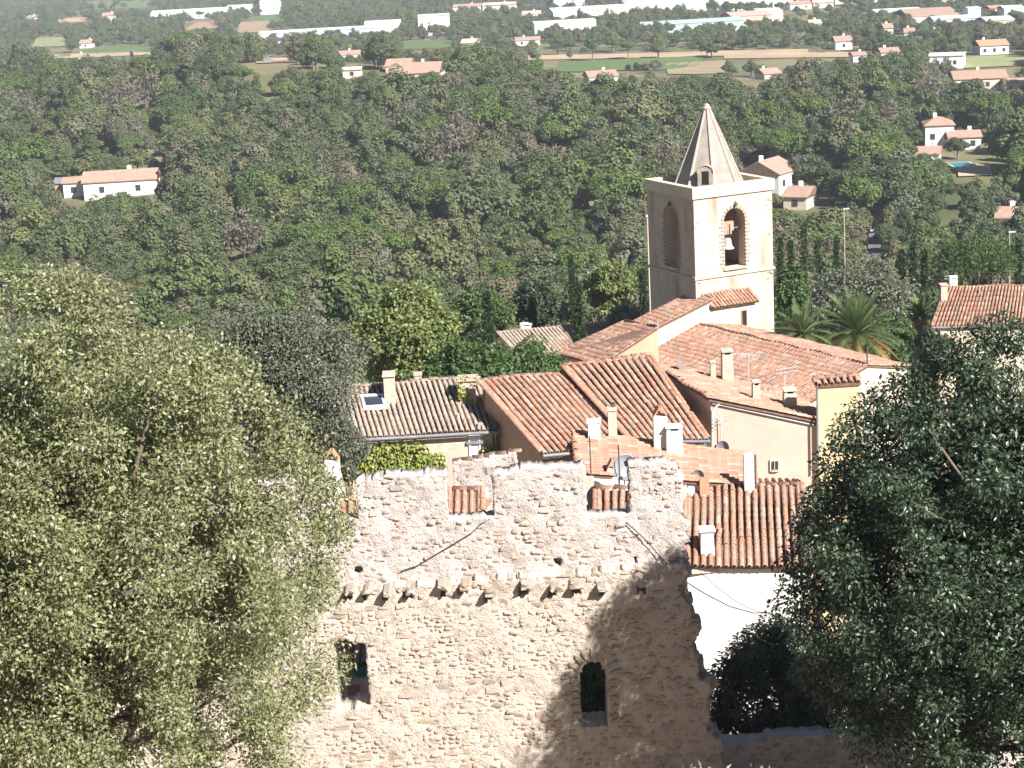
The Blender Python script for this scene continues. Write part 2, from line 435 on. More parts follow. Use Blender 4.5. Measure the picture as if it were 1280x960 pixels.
def add_tree(name, label, base, crown_c, rxyz, nclump, cr, per, leaf, leafm, r0, group=None, droop=.4, count=30, fill=.5, low=-.9, extra=None, shell=.5, jit=.12, ljit=.35, cat='tree', trunk_top=.4, squash=.8, count_seg=5, flat=False):
    base = Vector(base)
    t = thing(name, base, label, cat, group)
    cen = clump_cloud(crown_c, *rxyz, nclump, fill=fill, low=low, jit=jit)
    if extra is not None: cen = np.concatenate([cen, np.asarray(extra, float)])
    rad = cr * rng.uniform(.7, 1.3, len(cen))
    v, f, q = leaves(cen, rad, per, leaf[0], leaf[1], droop=droop, shell=shell, squash=squash, flat=flat, jit=ljit)
    link('crown', np_mesh('crown', v, f, q, mats=[leafm]), t)
    top = Vector(crown_c) + Vector((0, 0, rxyz[2] * trunk_top))
    m = limbs(base + Vector((0, 0, -.15)), top, cen, r0, count=count, seg=count_seg)
    m.build('trunk', M_bark, t, smooth=True)
    return t, cen

# ------------------------------------------------------------------ roof tile helpers
def tile_template(w=.160, l=.47, h=.082, n=5, t=.014):
    """a tapered half-round tile, lower end at y=0 and wider, with a visible thickness at the lower end"""
    v = []; f = []
    for j, (y, k, dz) in enumerate(((0, 1.0, 0.020), (l, .80, 0))):
        for i in range(n + 1):
            a = math.pi * i / n
            v.append((-math.cos(a) * w / 2 * k, y, math.sin(a) * h * k + dz))
    for i in range(n): f.append((i, i + 1, n + 2 + i, n + 1 + i))
    b = len(v)
    for i in range(n + 1):
        a = math.pi * i / n
        v.append((-math.cos(a) * (w / 2 - t), 0, math.sin(a) * (h - t) + .020))
    for i in range(n): f.append((i + 1, i, b + i, b + i + 1))
    return np.array(v), np.array(f)
TV, TF = tile_template()
TILE_ME = np_mesh('tile', TV, TF, smooth=False, mats=[M_tile_o])
def batch(name, tv, tf, mats4, rnd, matl, parent=None, kind=None, smooth=False):
    Mx = np.array([np.array(m) for m in mats4], float)
    v = np.einsum('nij,kj->nki', Mx[:, :3, :3], tv) + Mx[:, None, :3, 3]
    n, k = len(Mx), len(tv)
    f = (tf[None] + (np.arange(n) * k)[:, None, None]).reshape(-1, tf.shape[1])
    o = link(name, np_mesh(name, v.reshape(-1, 3), f, np.repeat(rnd, len(tf)), smooth, [matl]), parent)
    if kind: o['kind'] = kind
    return o
def frame(o, x, y):
    y = y.normalized(); z = x.cross(y).normalized(); x = y.cross(z)
    m = Matrix((x, y, z)).transposed().to_4x4(); m.translation = o
    return m
def tiled_slope(house, e0, e1, r1, r0, singles=0, matl=None, spacing=.215, expo=.34, ridge=True, verge=True, name='roof', holes=(), deck=.10, thick=.10):
    """slope from eave (e0 left, e1 right seen from outside) to ridge (r0 left, r1 right): boarded deck with rows of half-round tiles"""
    e0, e1, r1, r0 = map(Vector, (e0, e1, r1, r0))
    matl = matl or M_tile_a
    nrml = (e1 - e0).cross(r0 - e0).normalized()
    q = [e0, e1, r1, r0]
    dk = MB().hexa([p - nrml * thick for p in q], q).build(name, M_tile_b, house)
    nc = max(1, int(round((e1 - e0).length / spacing)))
    ms = []
    for i in range(nc):
        u = (i + .5) / nc
        a, b = e0.lerp(e1, u), r0.lerp(r1, u)
        ln = (b - a).length; nr = max(1, int(ln / expo))
        ph = random.uniform(-.1, .1)
        for j in range(nr):
            s = (j + ph * .3) / nr
            p = a.lerp(b, s)
            if any(h(p) for h in holes): continue
            lat = (e1 - e0).lerp(r1 - r0, s).normalized()
            lat = (lat + nrml * random.gauss(0, .03)).normalized()
            up_ = ((b - a).normalized() + lat * random.gauss(0, .018) + nrml * .035).normalized()
            if random.random() < .03: up_ = (up_ + lat * random.gauss(0, .10)).normalized()
            sag = .022 * (math.sin(p.x * 1.9 + p.y * .7) + math.sin(p.y * 2.3 - p.x * .5 + 1)) + .02
            o = p - up_ * .05 + nrml * (.006 + sag + random.gauss(0, .006))
            if j == 0: o = o - up_ * .03
            m = frame(o, lat, up_)
            sc = spacing / .215
            m = m @ Matrix.Diagonal((sc * random.uniform(.95, 1.05), expo / .34, sc, 1))
            ms.append(m)
    if ridge:
        for (a, b) in ((r0, r1),):
            n = max(1, int((b - a).length / .36))
            for i in range(n):
                p = a.lerp(b, i / n) + Vector((0, 0, .03 + .03 * math.sin(i * .8 + a.x) + random.gauss(0, .012)))
                d = (b - a).normalized()
                ms.append(frame(p, d.cross(Vector((0, 0, 1))).normalized(), d) @ Matrix.Diagonal((1.25, 1, 1.1, 1)))
    if verge:
        for (a, b) in ((e0, r0), (e1, r1)):
            n = max(1, int((b - a).length / expo))
            for i in range(n):
                p = a.lerp(b, i / n) + nrml * .035
                d = (b - a).normalized()
                ms.append(frame(p, d.cross(nrml).normalized(), d) @ Matrix.Diagonal((1.05, 1, 1, 1)))
    if singles:
        # nearest rows first
        ms.sort(key=lambda m: m.translation.y)
        for m in ms[:singles]:
            o = link('tile', TILE_ME, dk); o.matrix_local = m
        ms = ms[singles:]
    if ms:
        batch('tile_rows', TV, TF, ms, rng.random(len(ms)), matl, dk, kind='stuff')
    return dk
def gutter(house, a, b, name='gutter', r=.06, m=None):
    a, b = Vector(a), Vector(b)
    return MB().tube([a, b], r, 8).build(name, m or M_zinc, house)

def chimney(house, c, size, z0, z1, matl, rz=0, cap='slab', name='chimney', taper=.92):
    """shaft with a cap: slab on stubs, or a pair of leaning tiles"""
    m = MB().box((c[0], c[1], (z0 + z1) / 2), (size[0], size[1], z1 - z0), rz, taper)
    sh = m.build(name, matl, house)
    if cap == 'slab':
        k = MB()
        k.box((c[0], c[1], z1 + .125), (size[0] * 1.02, size[1] * 1.02, .05), rz)
        for s in (-1, 1):
            k.box((c[0] + s * size[0] * .33 * math.cos(rz), c[1] + s * size[0] * .33 * math.sin(rz), z1 + .05), (size[0] * .2, size[1] * .8, .10), rz)
        k.build('chimney_cap', matl, sh)
        MB().box((c[0], c[1], z1 + .01), (size[0] * .7, size[1] * .6, .012), rz).build('flue', M_dark, sh)  # thin dark slab, the shade of the flue mouth is its colour
    elif cap == 'tiles':
        k = MB()
        for s in (-1, 1):
            ca, sa = math.cos(rz), math.sin(rz)
            x0, x1 = s * size[0] * .42, s * .01
            pts = []
            for (x, y, z) in ((x0, -.5, 0), (x0, .5, 0), (x1, .5, .30), (x1, -.5, .30)):
                pts.append((x, y * size[1] * .9, z))
            b = [(c[0] + x * ca - y * sa, c[1] + x * sa + y * ca, z1 + z) for x, y, z in pts]
            t = [(x + s * .03 * ca, y + s * .03 * sa, z + .02) for x, y, z in b]
            k.hexa(b, t)
        k.build('chimney_cap', M_brick, sh)
    elif cap == 'plain':
        MB().box((c[0], c[1], z1 + .03), (size[0] * 1.12, size[1] * 1.12, .06), rz).build('chimney_cap', matl, sh)
    return sh
def dish(house, c, r, face, matl=None, name='satellite_dish'):
    """parabolic dish on a bracket, facing the direction face"""
    ax = Vector(face).normalized().to_track_quat('Z', 'Y').to_matrix()
    prof = [(r * k, .28 * r * k * k - .28 * r) for k in (0.02, .3, .55, .8, 1.0)] + [(r * 1.0, .01), (r * .8, .28 * r * .64 - .28 * r - .02), (.02, -.28 * r - .03)]
    m = MB().lathe(c, prof, 18, ax)
    o = m.build(name, matl or M_dish, house, smooth=True)
    c = Vector(c); f = Vector(face).normalized()
    a = MB()
    a.tube([c - Vector((0, 0, r * .9)), c + f * r * .9 - Vector((0, 0, r * .25))], .012, 5)
    a.box(c + f * r * .95 - Vector((0, 0, r * .2)), (.06, .06, .09))
    a.tube([c - f * .28 * r, c - f * .4 * r - Vector((0, 0, .15)), c - f * .4 * r - Vector((0, 0, r + .35))], .025, 6)
    a.build('bracket', M_steel, o)
    return o
def antenna(house, p, h, rz=.4, name='antenna'):
    p = Vector(p); m = MB()
    m.tube([p, p + Vector((0, 0, h))], .018, 5)
    d = Vector((math.cos(rz), math.sin(rz), 0)); e = Vector((-d.y, d.x, 0))
    for k, z in enumerate((h * .97, h * .85)):
        b = p + Vector((0, 0, z))
        m.tube([b - d * .35, b + d * .55], .010, 4)
        for s in np.linspace(-.3, .5, 6): m.tube([b + d * s - e * .2, b + d * s + e * .2], .007, 4)
    return m.build(name, M_steel, house)
def window(house, c, w, h, n, name='window', fm=None, pm=None, depth=.06, bars=True):
    """frame ring set against the wall at c (centre), outward normal n (horizontal), with a dark pane"""
    c = Vector(c); n = Vector(n).normalized(); s = Vector((0, 0, 1)).cross(n).normalized(); zz = Vector((0, 0, 1))
    fr = MB(); t = max(.05, w * .08)
    def slab(m, x0, x1, z0, z1, y0, y1):
        m.hexa([c + s * a + n * b + zz * z0 for a, b in ((x0, y1), (x1, y1), (x1, y0), (x0, y0))], [c + s * a + n * b + zz * z1 for a, b in ((x0, y1), (x1, y1), (x1, y0), (x0, y0))])
    slab(fr, -w / 2, -w / 2 + t, -h / 2, h / 2, -.02, depth); slab(fr, w / 2 - t, w / 2, -h / 2, h / 2, -.02, depth)
    slab(fr, -w / 2 + t, w / 2 - t, h / 2 - t, h / 2, -.02, depth); slab(fr, -w / 2 + t, w / 2 - t, -h / 2, -h / 2 + t, -.02, depth + .03)
    if bars: slab(fr, -t * .3, t * .3, -h / 2 + t, h / 2 - t, .015, depth * .7)
    o = fr.build(name, fm or M_wood, house)
    pn = MB(); slab(pn, -w / 2 + t, w / 2 - t, -h / 2 + t, h / 2 - t, -.01, .012)
    pn.build('pane', pm or M_glass, o)
    return o

# ------------------------------------------------------------------ the ruined castle wall
WY = 38.0
def wall_grid(name, x0, x1, z0, z1, yf, yb, solid, parent, step=.055, jx=.016, jy=.010, mt=None):
    """rubble core cut on a fine grid: rough faces and ragged edges wherever solid() ends"""
    nx, nz = int((x1 - x0) / step), int((z1 - z0) / step)
    gx, gz = np.meshgrid(x0 + (np.arange(nx) + .5) * step, z0 + (np.arange(nz) + .5) * step)
    S = solid(gx, gz)
    vx, vz = np.meshgrid(x0 + np.arange(nx + 1) * step, z0 + np.arange(nz + 1) * step)
    low = .014 * np.sin(vx * 3.1 + 1.0) * np.sin(vz * 2.7) + .010 * np.sin(vx * 7.3 + vz * 5.1)
    jxx = rng.normal(0, jx, vx.shape); jzz = rng.normal(0, jx, vx.shape)
    f = np.stack([vx + jxx, yf + low + rng.normal(0, jy, vx.shape), vz + jzz], -1).reshape(-1, 3)
    b = np.stack([vx + jxx, yb - low * .5 + rng.normal(0, jy, vx.shape), vz + jzz], -1).reshape(-1, 3)
    off = len(f); idx = np.arange(off).reshape(nz + 1, nx + 1)
    fa = []
    a, bb, c, d = idx[:-1, :-1][S], idx[:-1, 1:][S], idx[1:, 1:][S], idx[1:, :-1][S]
    fa.append(np.stack([a, bb, c, d], 1)); fa.append(np.stack([a, d, c, bb], 1) + off)
    Sp = np.pad(S, 1)
    k = S & ~Sp[1:-1, :-2]; p, q = idx[:-1, :-1][k], idx[1:, :-1][k]; fa.append(np.stack([p, q, q + off, p + off], 1))
    k = S & ~Sp[1:-1, 2:]; p, q = idx[:-1, 1:][k], idx[1:, 1:][k]; fa.append(np.stack([q, p, p + off, q + off], 1))
    k = S & ~Sp[2:, 1:-1]; p, q = idx[1:, :-1][k], idx[1:, 1:][k]; fa.append(np.stack([p, q, q + off, p + off], 1))
    k = S & ~Sp[:-2, 1:-1]; p, q = idx[:-1, :-1][k], idx[:-1, 1:][k]; fa.append(np.stack([q, p, p + off, q + off], 1))
    return link(name, np_mesh(name, np.concatenate([f, b]), fa, mats=[mt or M_mortar]), parent)
wall = thing('ruined_wall', (0, WY + .4, 40.0), 'ruined rubble stone wall with battlements, putlog holes and a narrow arched window', 'wall')
def wx(px, py): return P(px, py, WY).x
def wz(px, py): return P(px, py, WY).z
zl0, zl1 = wz(430, 742) + .0, wz(845, 712) + .05       # the ledge climbs a little
def ledge_z(x): return zl0 + (x + 3.91) / 7.28 * (zl1 - zl0) + .05
ZT = 48.5
Xr = lambda z: 3.52 + np.clip((46.0 - z) / 4.0, 0, 1.2) * .62 + .10 * np.sin(z * 4.1) + .07 * np.sin(z * 9.3 + 1)
notches = [(wx(412, 600), wx(443, 600), wz(425, 655)), (wx(558, 600), wx(615, 600), wz(590, 652)), (wx(732, 600), wx(787, 600), wz(760, 649))]
arch = (wx(726, 870), wx(761, 870), wz(742, 908), wz(742, 846))   # x0,x1,sill,spring
lwin = (wx(418, 840), wx(461, 840), wz(445, 885), wz(445, 803))
rhole = (wx(873, 838), wx(884, 838), wz(878, 850), wz(878, 830))
put_up = [(698, 707), (796, 705), (446, 717)]
put_lo = [(396, 753), (434, 745), (457, 745), (482, 746), (510, 744), (552, 740), (578, 738), (610, 746), (655, 738), (690, 739), (718, 738), (751, 740), (800, 736)]
def in_arch(x, z, g=0):
    x0, x1, s, sp = arch; c, r = (x0 + x1) / 2, (x1 - x0) / 2 + g
    return ((abs(x - c) < r) & (z > s - g) & (z < sp)) | (((x - c) ** 2 + ((z - sp) * .85) ** 2 < r * r) & (z >= sp))
def in_lwin(x, z, g=0):
    x0, x1, s, t = lwin
    return (x > x0 - g) & (x < x1 + g) & (z > s - g + (x1 - x) * -.15 + .05) & (z < t + g + .06 * np.sin(x * 9))
def in_notch(x, z, g=0):
    r = np.zeros(np.shape(x), bool)
    for a, b, s in notches: r |= (x > a - g) & (x < b + g) & (z > s - g)
    return r
def in_rhole(x, z, g=0):
    x0, x1, s, t = rhole
    return (x > x0 - g) & (x < x1 + g) & (z > s - g) & (z < t + g)
def in_put(x, z, lst, s=.085):
    r = np.zeros(np.shape(x), bool)
    for px, py in lst:
        cxx, czz = wx(px, py), wz(px, py); k = 1 + .3 * math.sin(px)
        r |= (abs(x - cxx) < s * k) & (abs(z - czz) < s * 1.25)
    return r
top_prof = lambda x: ZT + .05 * np.sin(x * 2.2 + .5) + .02 * np.sin(x * 6.1) + np.where(x > 3.1, -.5 * (x - 3.1), 0)
def solid_up(x, z):
    edge = 3.62 + .07 * np.sin(z * 7) + .05 * np.sin(z * 17) + np.clip(46.9 - z, 0, 1) * .05
    return (z < top_prof(x)) & (x < edge) & ~in_notch(x, z) & ~in_put(x, z, put_up, .065)
def solid_lo(x, z):
    return (z < ledge_z(x) + .02 * np.sin(x * 11)) & (x < Xr(z)) & ~in_arch(x, z) & ~in_lwin(x, z) & ~in_rhole(x, z) & ~in_put(x, z, put_lo)
wall_grid('parapet_core', -10.0, 4.2, 45.6, 49.0, WY + .28, WY + .72, solid_up, wall)
wall_grid('lower_core', -11.0, 5.0, 39.0, 46.6, WY, WY + .78, solid_lo, wall, mt=M_mortar_l)
# dark pockets behind the putlog holes
pk = MB()
for px, py in put_lo + put_up:
    pk.box((wx(px, py), WY + .60, wz(px, py)), (.24, .08, .24))
pk.build('pocket_back', M_mortar, wall)

def stone_mesh(seed, n=8):
    r = np.random.default_rng(seed)
    an = np.sort((np.arange(n) + r.uniform(-.3, .3, n)) / n * 2 * np.pi)
    sq = 1 / np.maximum(np.abs(np.cos(an)), np.abs(np.sin(an))) ** .6
    rad = .5 * sq * r.uniform(.72, 1.06, n)
    v = []
    for k, y in ((1.0, .5), (.98, -.32), (.86, -.47)):
        for a, q in zip(an, rad): v.append((math.cos(a) * q * k, y + r.uniform(-.10, .14) * (k < 1), math.sin(a) * q * k))
    v.append((r.uniform(-.1, .1), -.5 + r.uniform(-.1, .1), r.uniform(-.1, .1)))
    f = []
    for ring in range(2):
        for i in range(n):
            j = (i + 1) % n; f.append((ring * n + i, ring * n + j, (ring + 1) * n + j, (ring + 1) * n + i))
    f += [(2 * n + i, 2 * n + (i + 1) % n, 3 * n, 3 * n) for i in range(n)]
    return np.array(v), f
STV = [stone_mesh(s) for s in range(8)]
STM = []; STML = []
for v, f in STV:
    me = bpy.data.meshes.new('stone'); me.from_pydata([tuple(p) for p in v], [], [tuple(dict.fromkeys(q)) for q in f]); me.materials.append(M_stone_o); STM.append(me)
    me = me.copy(); me.materials[0] = M_stone_lo; STML.append(me)
def lay_stones(x0, x1, z0, z1, ok, face, hmin=.07, hmax=.18, big=1.0, skip=.16):
    """irregular courses of rubble"""
    out = []; z = z0
    while z < z1:
        h = random.uniform(hmin, hmax) * big; x = x0 + random.uniform(-.2, 0)
        while x < x1:
            w = h * random.choice((random.uniform(.8, 1.4), random.uniform(1.3, 2.6)))
            hh = h * random.choice((random.uniform(.55, .8), random.uniform(.8, 1.12)))
            cxx, czz = x + w / 2, z + h / 2 + random.gauss(0, .022)
            x += w + random.uniform(.008, .05)
            if random.random() < skip + .25 * (math.sin(cxx * 1.3 + 2) * math.sin(czz * 1.7) > .35): continue
            gx = np.array([cxx - w * .42, cxx + w * .42, cxx, cxx, cxx]); gz = np.array([czz, czz, czz - hh * .42, czz + hh * .42, czz])
            if not ok(gx, gz).all(): continue
            dp = random.uniform(.05, .10)
            m = Matrix.Translation((cxx, face(cxx, czz) + .012 - dp * random.uniform(-.10, .22) + dp * .16, czz)) @ Matrix.Rotation(random.gauss(0, .09), 4, 'Y') @ Matrix.Rotation(random.gauss(0, .12), 4, 'Z') @ Matrix.Rotation(random.gauss(0, .12), 4, 'X') @ Matrix.Diagonal((w * .99, dp, hh * .99, 1))
            out.append((w * hh, m))
        z += h * .98 + .012
    return out
st = lay_stones(-7.5, 4.4, 40.6, 46.7, lambda x, z: solid_lo(x, z) & ~in_put(x, z, put_lo, .10), lambda x, z: WY)
st2 = lay_stones(-7.5, 3.8, 45.95, 48.6, lambda x, z: solid_up(x, z) & (z > ledge_z(x) + .03), lambda x, z: WY + .28, skip=.36)
# corbel stones above the holes
for px, py in put_lo:
    w = random.uniform(.22, .38)
    m = Matrix.Translation((wx(px, py) + .07, WY - .03, wz(px, py) + .16 + random.uniform(-.02, .03))) @ Matrix.Rotation(random.gauss(0, .15), 4, 'Y') @ Matrix.Diagonal((w, .52, random.uniform(.12, .18), 1))
    st.append((9, m))
# coping stones on the ledge, on the merlon tops and in the notch sills
x = -7.2
while x < 3.5:
    w = random.uniform(.2, .5)
    st.append((8, Matrix.Translation((x + w / 2, WY + .12, ledge_z(x) - .05)) @ Matrix.Rotation(random.gauss(0, .06), 4, 'Y') @ Matrix.Diagonal((w, .28, random.uniform(.10, .16), 1))))
    x += w + .02
x = -7.2
while x < 3.4:
    w = random.uniform(.2, .45)
    z = float(top_prof(x + w / 2)); nz = [s for a, b, s in notches if a < x + w / 2 < b]
    if nz: z = nz[0]
    if random.random() < .4: st2.append((8, Matrix.Translation((x + w / 2, WY + .50, z - .06)) @ Matrix.Rotation(random.gauss(0, .07), 4, 'Y') @ Matrix.Diagonal((w, .45, random.uniform(.08, .13), 1))))
    x += w + .02
# stones up the ragged right end
z = 40.8
while z < 46.2:
    h = random.uniform(.14, .30)
    st.append((7, Matrix.Translation((float(Xr(z)) - random.uniform(.02, .10), WY + random.uniform(.1, .6), z)) @ Matrix.Rotation(random.gauss(0, .2), 4, 'Y') @ Matrix.Diagonal((random.uniform(.25, .4), random.uniform(.3, .5), h, 1))))
    z += h * .55
# arch voussoirs
ac, ar = (arch[0] + arch[1]) / 2, (arch[1] - arch[0]) / 2
for k in range(9):
    an = math.pi * (k + .5) / 9
    st.append((10, Matrix.Translation((ac + math.cos(an) * (ar + .17), WY + .0, arch[3] + math.sin(an) * (ar + .17) / .85)) @ Matrix.Rotation(-an, 4, 'Y') @ Matrix.Diagonal((.32, .12, .13, 1))))
for s_, xx in ((-1, arch[0]), (1, arch[1])):
    z = arch[2] + .05
    while z < arch[3] - .05:
        h = random.uniform(.13, .22)
        st.append((10, Matrix.Translation((xx + s_ * .12, WY + .01, z + h / 2)) @ Matrix.Diagonal((random.uniform(.2, .3), .13, h * .95, 1)))); z += h
allst = sorted(st + st2, key=lambda t: -t[0])
for i, (a, m) in enumerate(allst[:300]):
    o = link('stone', (STML if m.translation.z < ledge_z(m.translation.x) + .02 else STM)[i % 8], wall); o.matrix_local = Matrix.Translation(-Vector(wall.location)) @ m
rest_all = allst[300:]
for up_part in (0, 1):
  rest = [t for t in rest_all if (t[1].translation.z >= ledge_z(t[1].translation.x) + .02) == bool(up_part)]
  vv, fq, ft, rq, rt, off = [], [], [], [], [], 0
  for i, (a, m) in enumerate(rest):
    v, f = STV[i % 8]; A = np.array(m)
    vv.append(v @ A[:3, :3].T + A[:3, 3]); q = random.random()
    for g in f:
        g = list(dict.fromkeys(g))
        if len(g) == 4: fq.append([off + k for k in g]); rq.append(q)
        else: ft.append([off + k for k in g]); rt.append(q)
    off += len(v)
  tag(link('rubble_stones', np_mesh('rubble_stones', np.concatenate(vv), [np.array(fq), np.array(ft)], rq + rt, mats=[M_stone_a if up_part else M_stone_la]), wall), kind='stuff')
# cables hanging over the wall
def cable(label, pts, r=.012, mt=None):
    o = MB().tube(pts, r, 5).build('cable', mt or M_cable)
    return tag(o, label, 'cable')
cable('black cable drooping from the middle battlement gap across the wall face', [P(*q, WY + .22 if i > 1 else WY + .26) for i, q in enumerate([(612, 649), (600, 656), (590, 666), (570, 678), (545, 693), (520, 708), (500, 714)])])
cable('pair of dark cables running from the right battlement gap to the wall shoulder', [P(*q, WY + (.20 if i > 0 else .26)) for i, q in enumerate([(782, 653), (800, 668), (815, 684), (826, 697), (838, 708)])])

# low shaded boundary wall to the right of the ruin
lw = thing('boundary_wall', P(1040, 955, 39) + Vector((0, 0, -2)), 'low rough stone boundary wall in deep shade below the dark tree', 'wall')
zt = P(1000, 922, 39.2).z
wall_grid('wall_core', 4.0, 14.0, zt - 3.2, zt + .3, 39.2, 39.7, lambda x, z: z < zt + .05 * np.sin(x * 2.3) + .03 * np.sin(x * 7), lw, step=.09)
for i, (a, m) in enumerate(lay_stones(4.7, 9.5, zt - 1.2, zt, lambda x, z: z < zt - .02, lambda x, z: 39.2)[:160]):
    o = link('stone', STM[i % 8], lw); o.matrix_local = Matrix.Translation(-Vector(lw.location)) @ m

# ------------------------------------------------------------------ village houses
Z3 = Vector((0, 0, 1))
def gable_house(name, label, e0, e1, r1, r0, zb, wallm, tilem=None, singles=0, back=True, over=.18, cat='house', spacing=.215, holes=(), ridge=True, gut=True):
    """house under a roof given by its visible slope; the hidden slope mirrors it"""
    e0, e1, r1, r0 = map(Vector, (e0, e1, r1, r0))
    base = (e0 + e1 + r0 + r1) / 4; base.z = zb
    h = thing(name, base, label, cat)
    b0, b1 = 2 * r0 - e0, 2 * r1 - e1
    b0.z, b1.z = e0.z, e1.z
    if not back: b0, b1 = r0 + (r0 - e0).normalized() * .05, r1 + (r1 - e1).normalized() * .05
    ctr = (e0 + e1 + b0 + b1) / 4
    def ins(p, dz):
        d = Vector((ctr.x - p.x, ctr.y - p.y, 0)); d = d / max(abs(d.x), abs(d.y), .01) * over
        return Vector((p.x + d.x, p.y + d.y, p.z - dz))
    top = [ins(e0, .16), ins(e1, .16), Vector((*((r1 + (r0 - r1).normalized() * over).xy), r1.z - .16)), ins(b1, .16), ins(b0, .16), Vector((*((r0 + (r1 - r0).normalized() * over).xy), r0.z - .16))]
    bot = [Vector((p.x, p.y, zb)) for p in top]
    n = 6
    m = MB().add(bot + top, [(0, 1, 7, 6), (1, 2, 8, 7), (2, 3, 9, 8), (3, 4, 10, 9), (4, 5, 11, 10), (5, 0, 6, 11), (6, 7, 8, 11), (11, 8, 9, 10)])
    m.build('wall', wallm, h)
    tiled_slope(h, e0, e1, r1, r0, singles, tilem, spacing, holes=holes, ridge=ridge)
    if back: tiled_slope(h, b1, b0, r0 - Z3 * .004, r1 - Z3 * .004, 0, tilem, spacing, ridge=False)
    if gut:
        d = (e0 - r0); d.z = 0; d.normalize()
        gutter(h, e0 + d * .1 - Z3 * .06, e1 + d * .1 - Z3 * .06)
    return h

# --- left stone house with creeper
zA = 42.62
eA0, eA1 = PZ(418, 549, zA), PZ(622, 537, zA)
rA1 = PZ(597, 472, zA + 1.05); rA0 = eA0 + (rA1 - eA1)
rA0 = rA0 + Vector((0, -.5, 0))
A = gable_house('stone_house', 'stone house with creeper on its front and pale weathered tiles, beside the ochre gable', eA0, eA1, rA1, rA0, 34.5, mat('stone_facade', (.42, .32, .23), (.58, .48, .38), scale=3.5, bump=.5, rough=.95), M_tile_g, singles=0, spacing=.195)
def on_slope(px, py, e0, e1, r1, r0):
    """point where a pixel's ray meets a roof plane"""
    n = (e1 - e0).cross(r0 - e0); o = Vector((0, 0, CAM_H)); a, b = ray(px, py); d = Vector((a, 1, b))
    return o + d * ((e0 - o).dot(n) / d.dot(n))
SA = (eA0, eA1, rA1, rA0)
c = on_slope(488, 500, *SA); rzA = math.atan2((eA1 - eA0).y, (eA1 - eA0).x)
chimney(A, (c.x, c.y + .1), (.42, .7), c.z - .5, P(486, 469, c.y).z, M_chim, rzA, cap='plain')
c = on_slope(592, 500, *SA)
ch = chimney(A, (c.x - .2, c.y + .2), (.62, .75), c.z - .5, P(585, 475, c.y).z, M_chim, rzA, cap='plain')
v, f, q = leaves(clump_cloud((c.x - .28, c.y, c.z + .45), .33, .3, .5, 16), np.full(16, .16), 40, .1, .08)
link('creeper', np_mesh('creeper', v, f, q, mats=[M_leaf_ivy]), ch)
c = P(523, 478, rA1.y + .3)
chimney(A, (c.x, c.y), (.28, .4), c.z - .6, P(523, 468, c.y).z, M_chim, rzA, cap='plain')
c = on_slope(467, 505, *SA); u = (eA1 - eA0).normalized(); vv_ = (rA1 - eA1).normalized(); nn = u.cross(vv_)
sk = MB()
for (a0, a1, b0_, b1_) in ((-.42, .42, -.46, -.36), (-.42, .42, .36, .46), (-.42, -.32, -.36, .36), (.32, .42, -.36, .36)):
    q4 = [c + u * x + vv_ * y for x, y in ((a0, b0_), (a1, b0_), (a1, b1_), (a0, b1_))]
    sk.hexa([p + nn * .02 for p in q4], [p + nn * .17 for p in q4])
sk = sk.build('skylight', M_white, A)
q4 = [c + u * x + vv_ * y for x, y in ((-.33, -.37), (.33, -.37), (.33, .37), (-.33, .37))]
MB().hexa([p + nn * .05 for p in q4], [p + nn * .12 for p in q4]).build('pane', M_glass, sk)
# front: white shutter panel, row of vents, downpipe, creeper
fd = Vector((u.y, -u.x, 0)).normalized()
def onfront(px, py, e0, e1, off=.0, inset=.18):
    n = Vector(((e1 - e0).y, -(e1 - e0).x, 0)).normalized(); o = Vector((0, 0, CAM_H)); a, b = ray(px, py); d = Vector((a, 1, b))
    return o + d * ((e0 - n * inset + n * off - o).dot(n) / d.dot(n))
p0, p1 = onfront(586, 556, eA0, eA1), onfront(602, 580, eA0, eA1)
window(A, (p0 + p1) / 2, abs(p1.x - p0.x), 1.5, fd, 'shutter', M_white, M_white, bars=False)
MB().box(onfront(594, 553, eA0, eA1, .06), (.62, .1, .10), rzA).build('lintel', M_zinc, A)
p = onfront(619, 542, eA0, eA1, .06)
MB().tube([eA1 + fd * .1 - Z3 * .08 - u * .08, p - Z3 * .25, p - Z3 * 3.0], .05, 8).build('downpipe', M_zinc, A)
cc = []
for i in range(130):
    px = random.uniform(440, 552); py = random.uniform(556, 596)
    if px > 530 and py < 566: continue
    cc.append(onfront(px, py, eA0, eA1, .10))
for i in range(9): cc.append(onfront(random.uniform(604, 612), random.uniform(558, 572), eA0, eA1, .08))
v, f, q = leaves(np.array(cc), np.full(len(cc), .26), 34, .13, .11, droop=.6, shell=.2)
link('creeper', np_mesh('creeper', v, f, q, mats=[M_leaf_ivy]), A)

# --- centre house, two adjoining slopes
zB = 42.54
eB0, eB1 = PZ(677, 567, zB), PZ(745, 560, zB)
rB0, rB1 = PZ(597, 476, zB + 1.6), PZ(703, 467, zB + 1.6)
eB1 = eB0 + (rB1 - rB0) * .97
fB = (rB0 + (eB0 - rB0))
Bh = gable_house('tiled_house', 'house with ochre side wall under a long terracotta tile slope, lower of two joined roofs', eB0, eB1, rB1, rB0, 34.5, M_brownwall, M_tile_a, singles=300, spacing=.21, back=False)
ub = (eB1 - eB0).normalized(); fb = Vector((ub.y, -ub.x, 0))
MB().box(eB0 + ub * 1.0 - Z3 * 1.45 + fb * .02, (1.9, .12, 1.9), math.atan2(ub.y, ub.x)).build('white_front', M_white, Bh)
zB2 = zB + .22
eC0, rC0 = eB1 + Z3 * .22, rB1 + Z3 * .24
rC1 = PZ(813, 445, rC0.z); eC1 = PZ(886, 549, eC0.z)
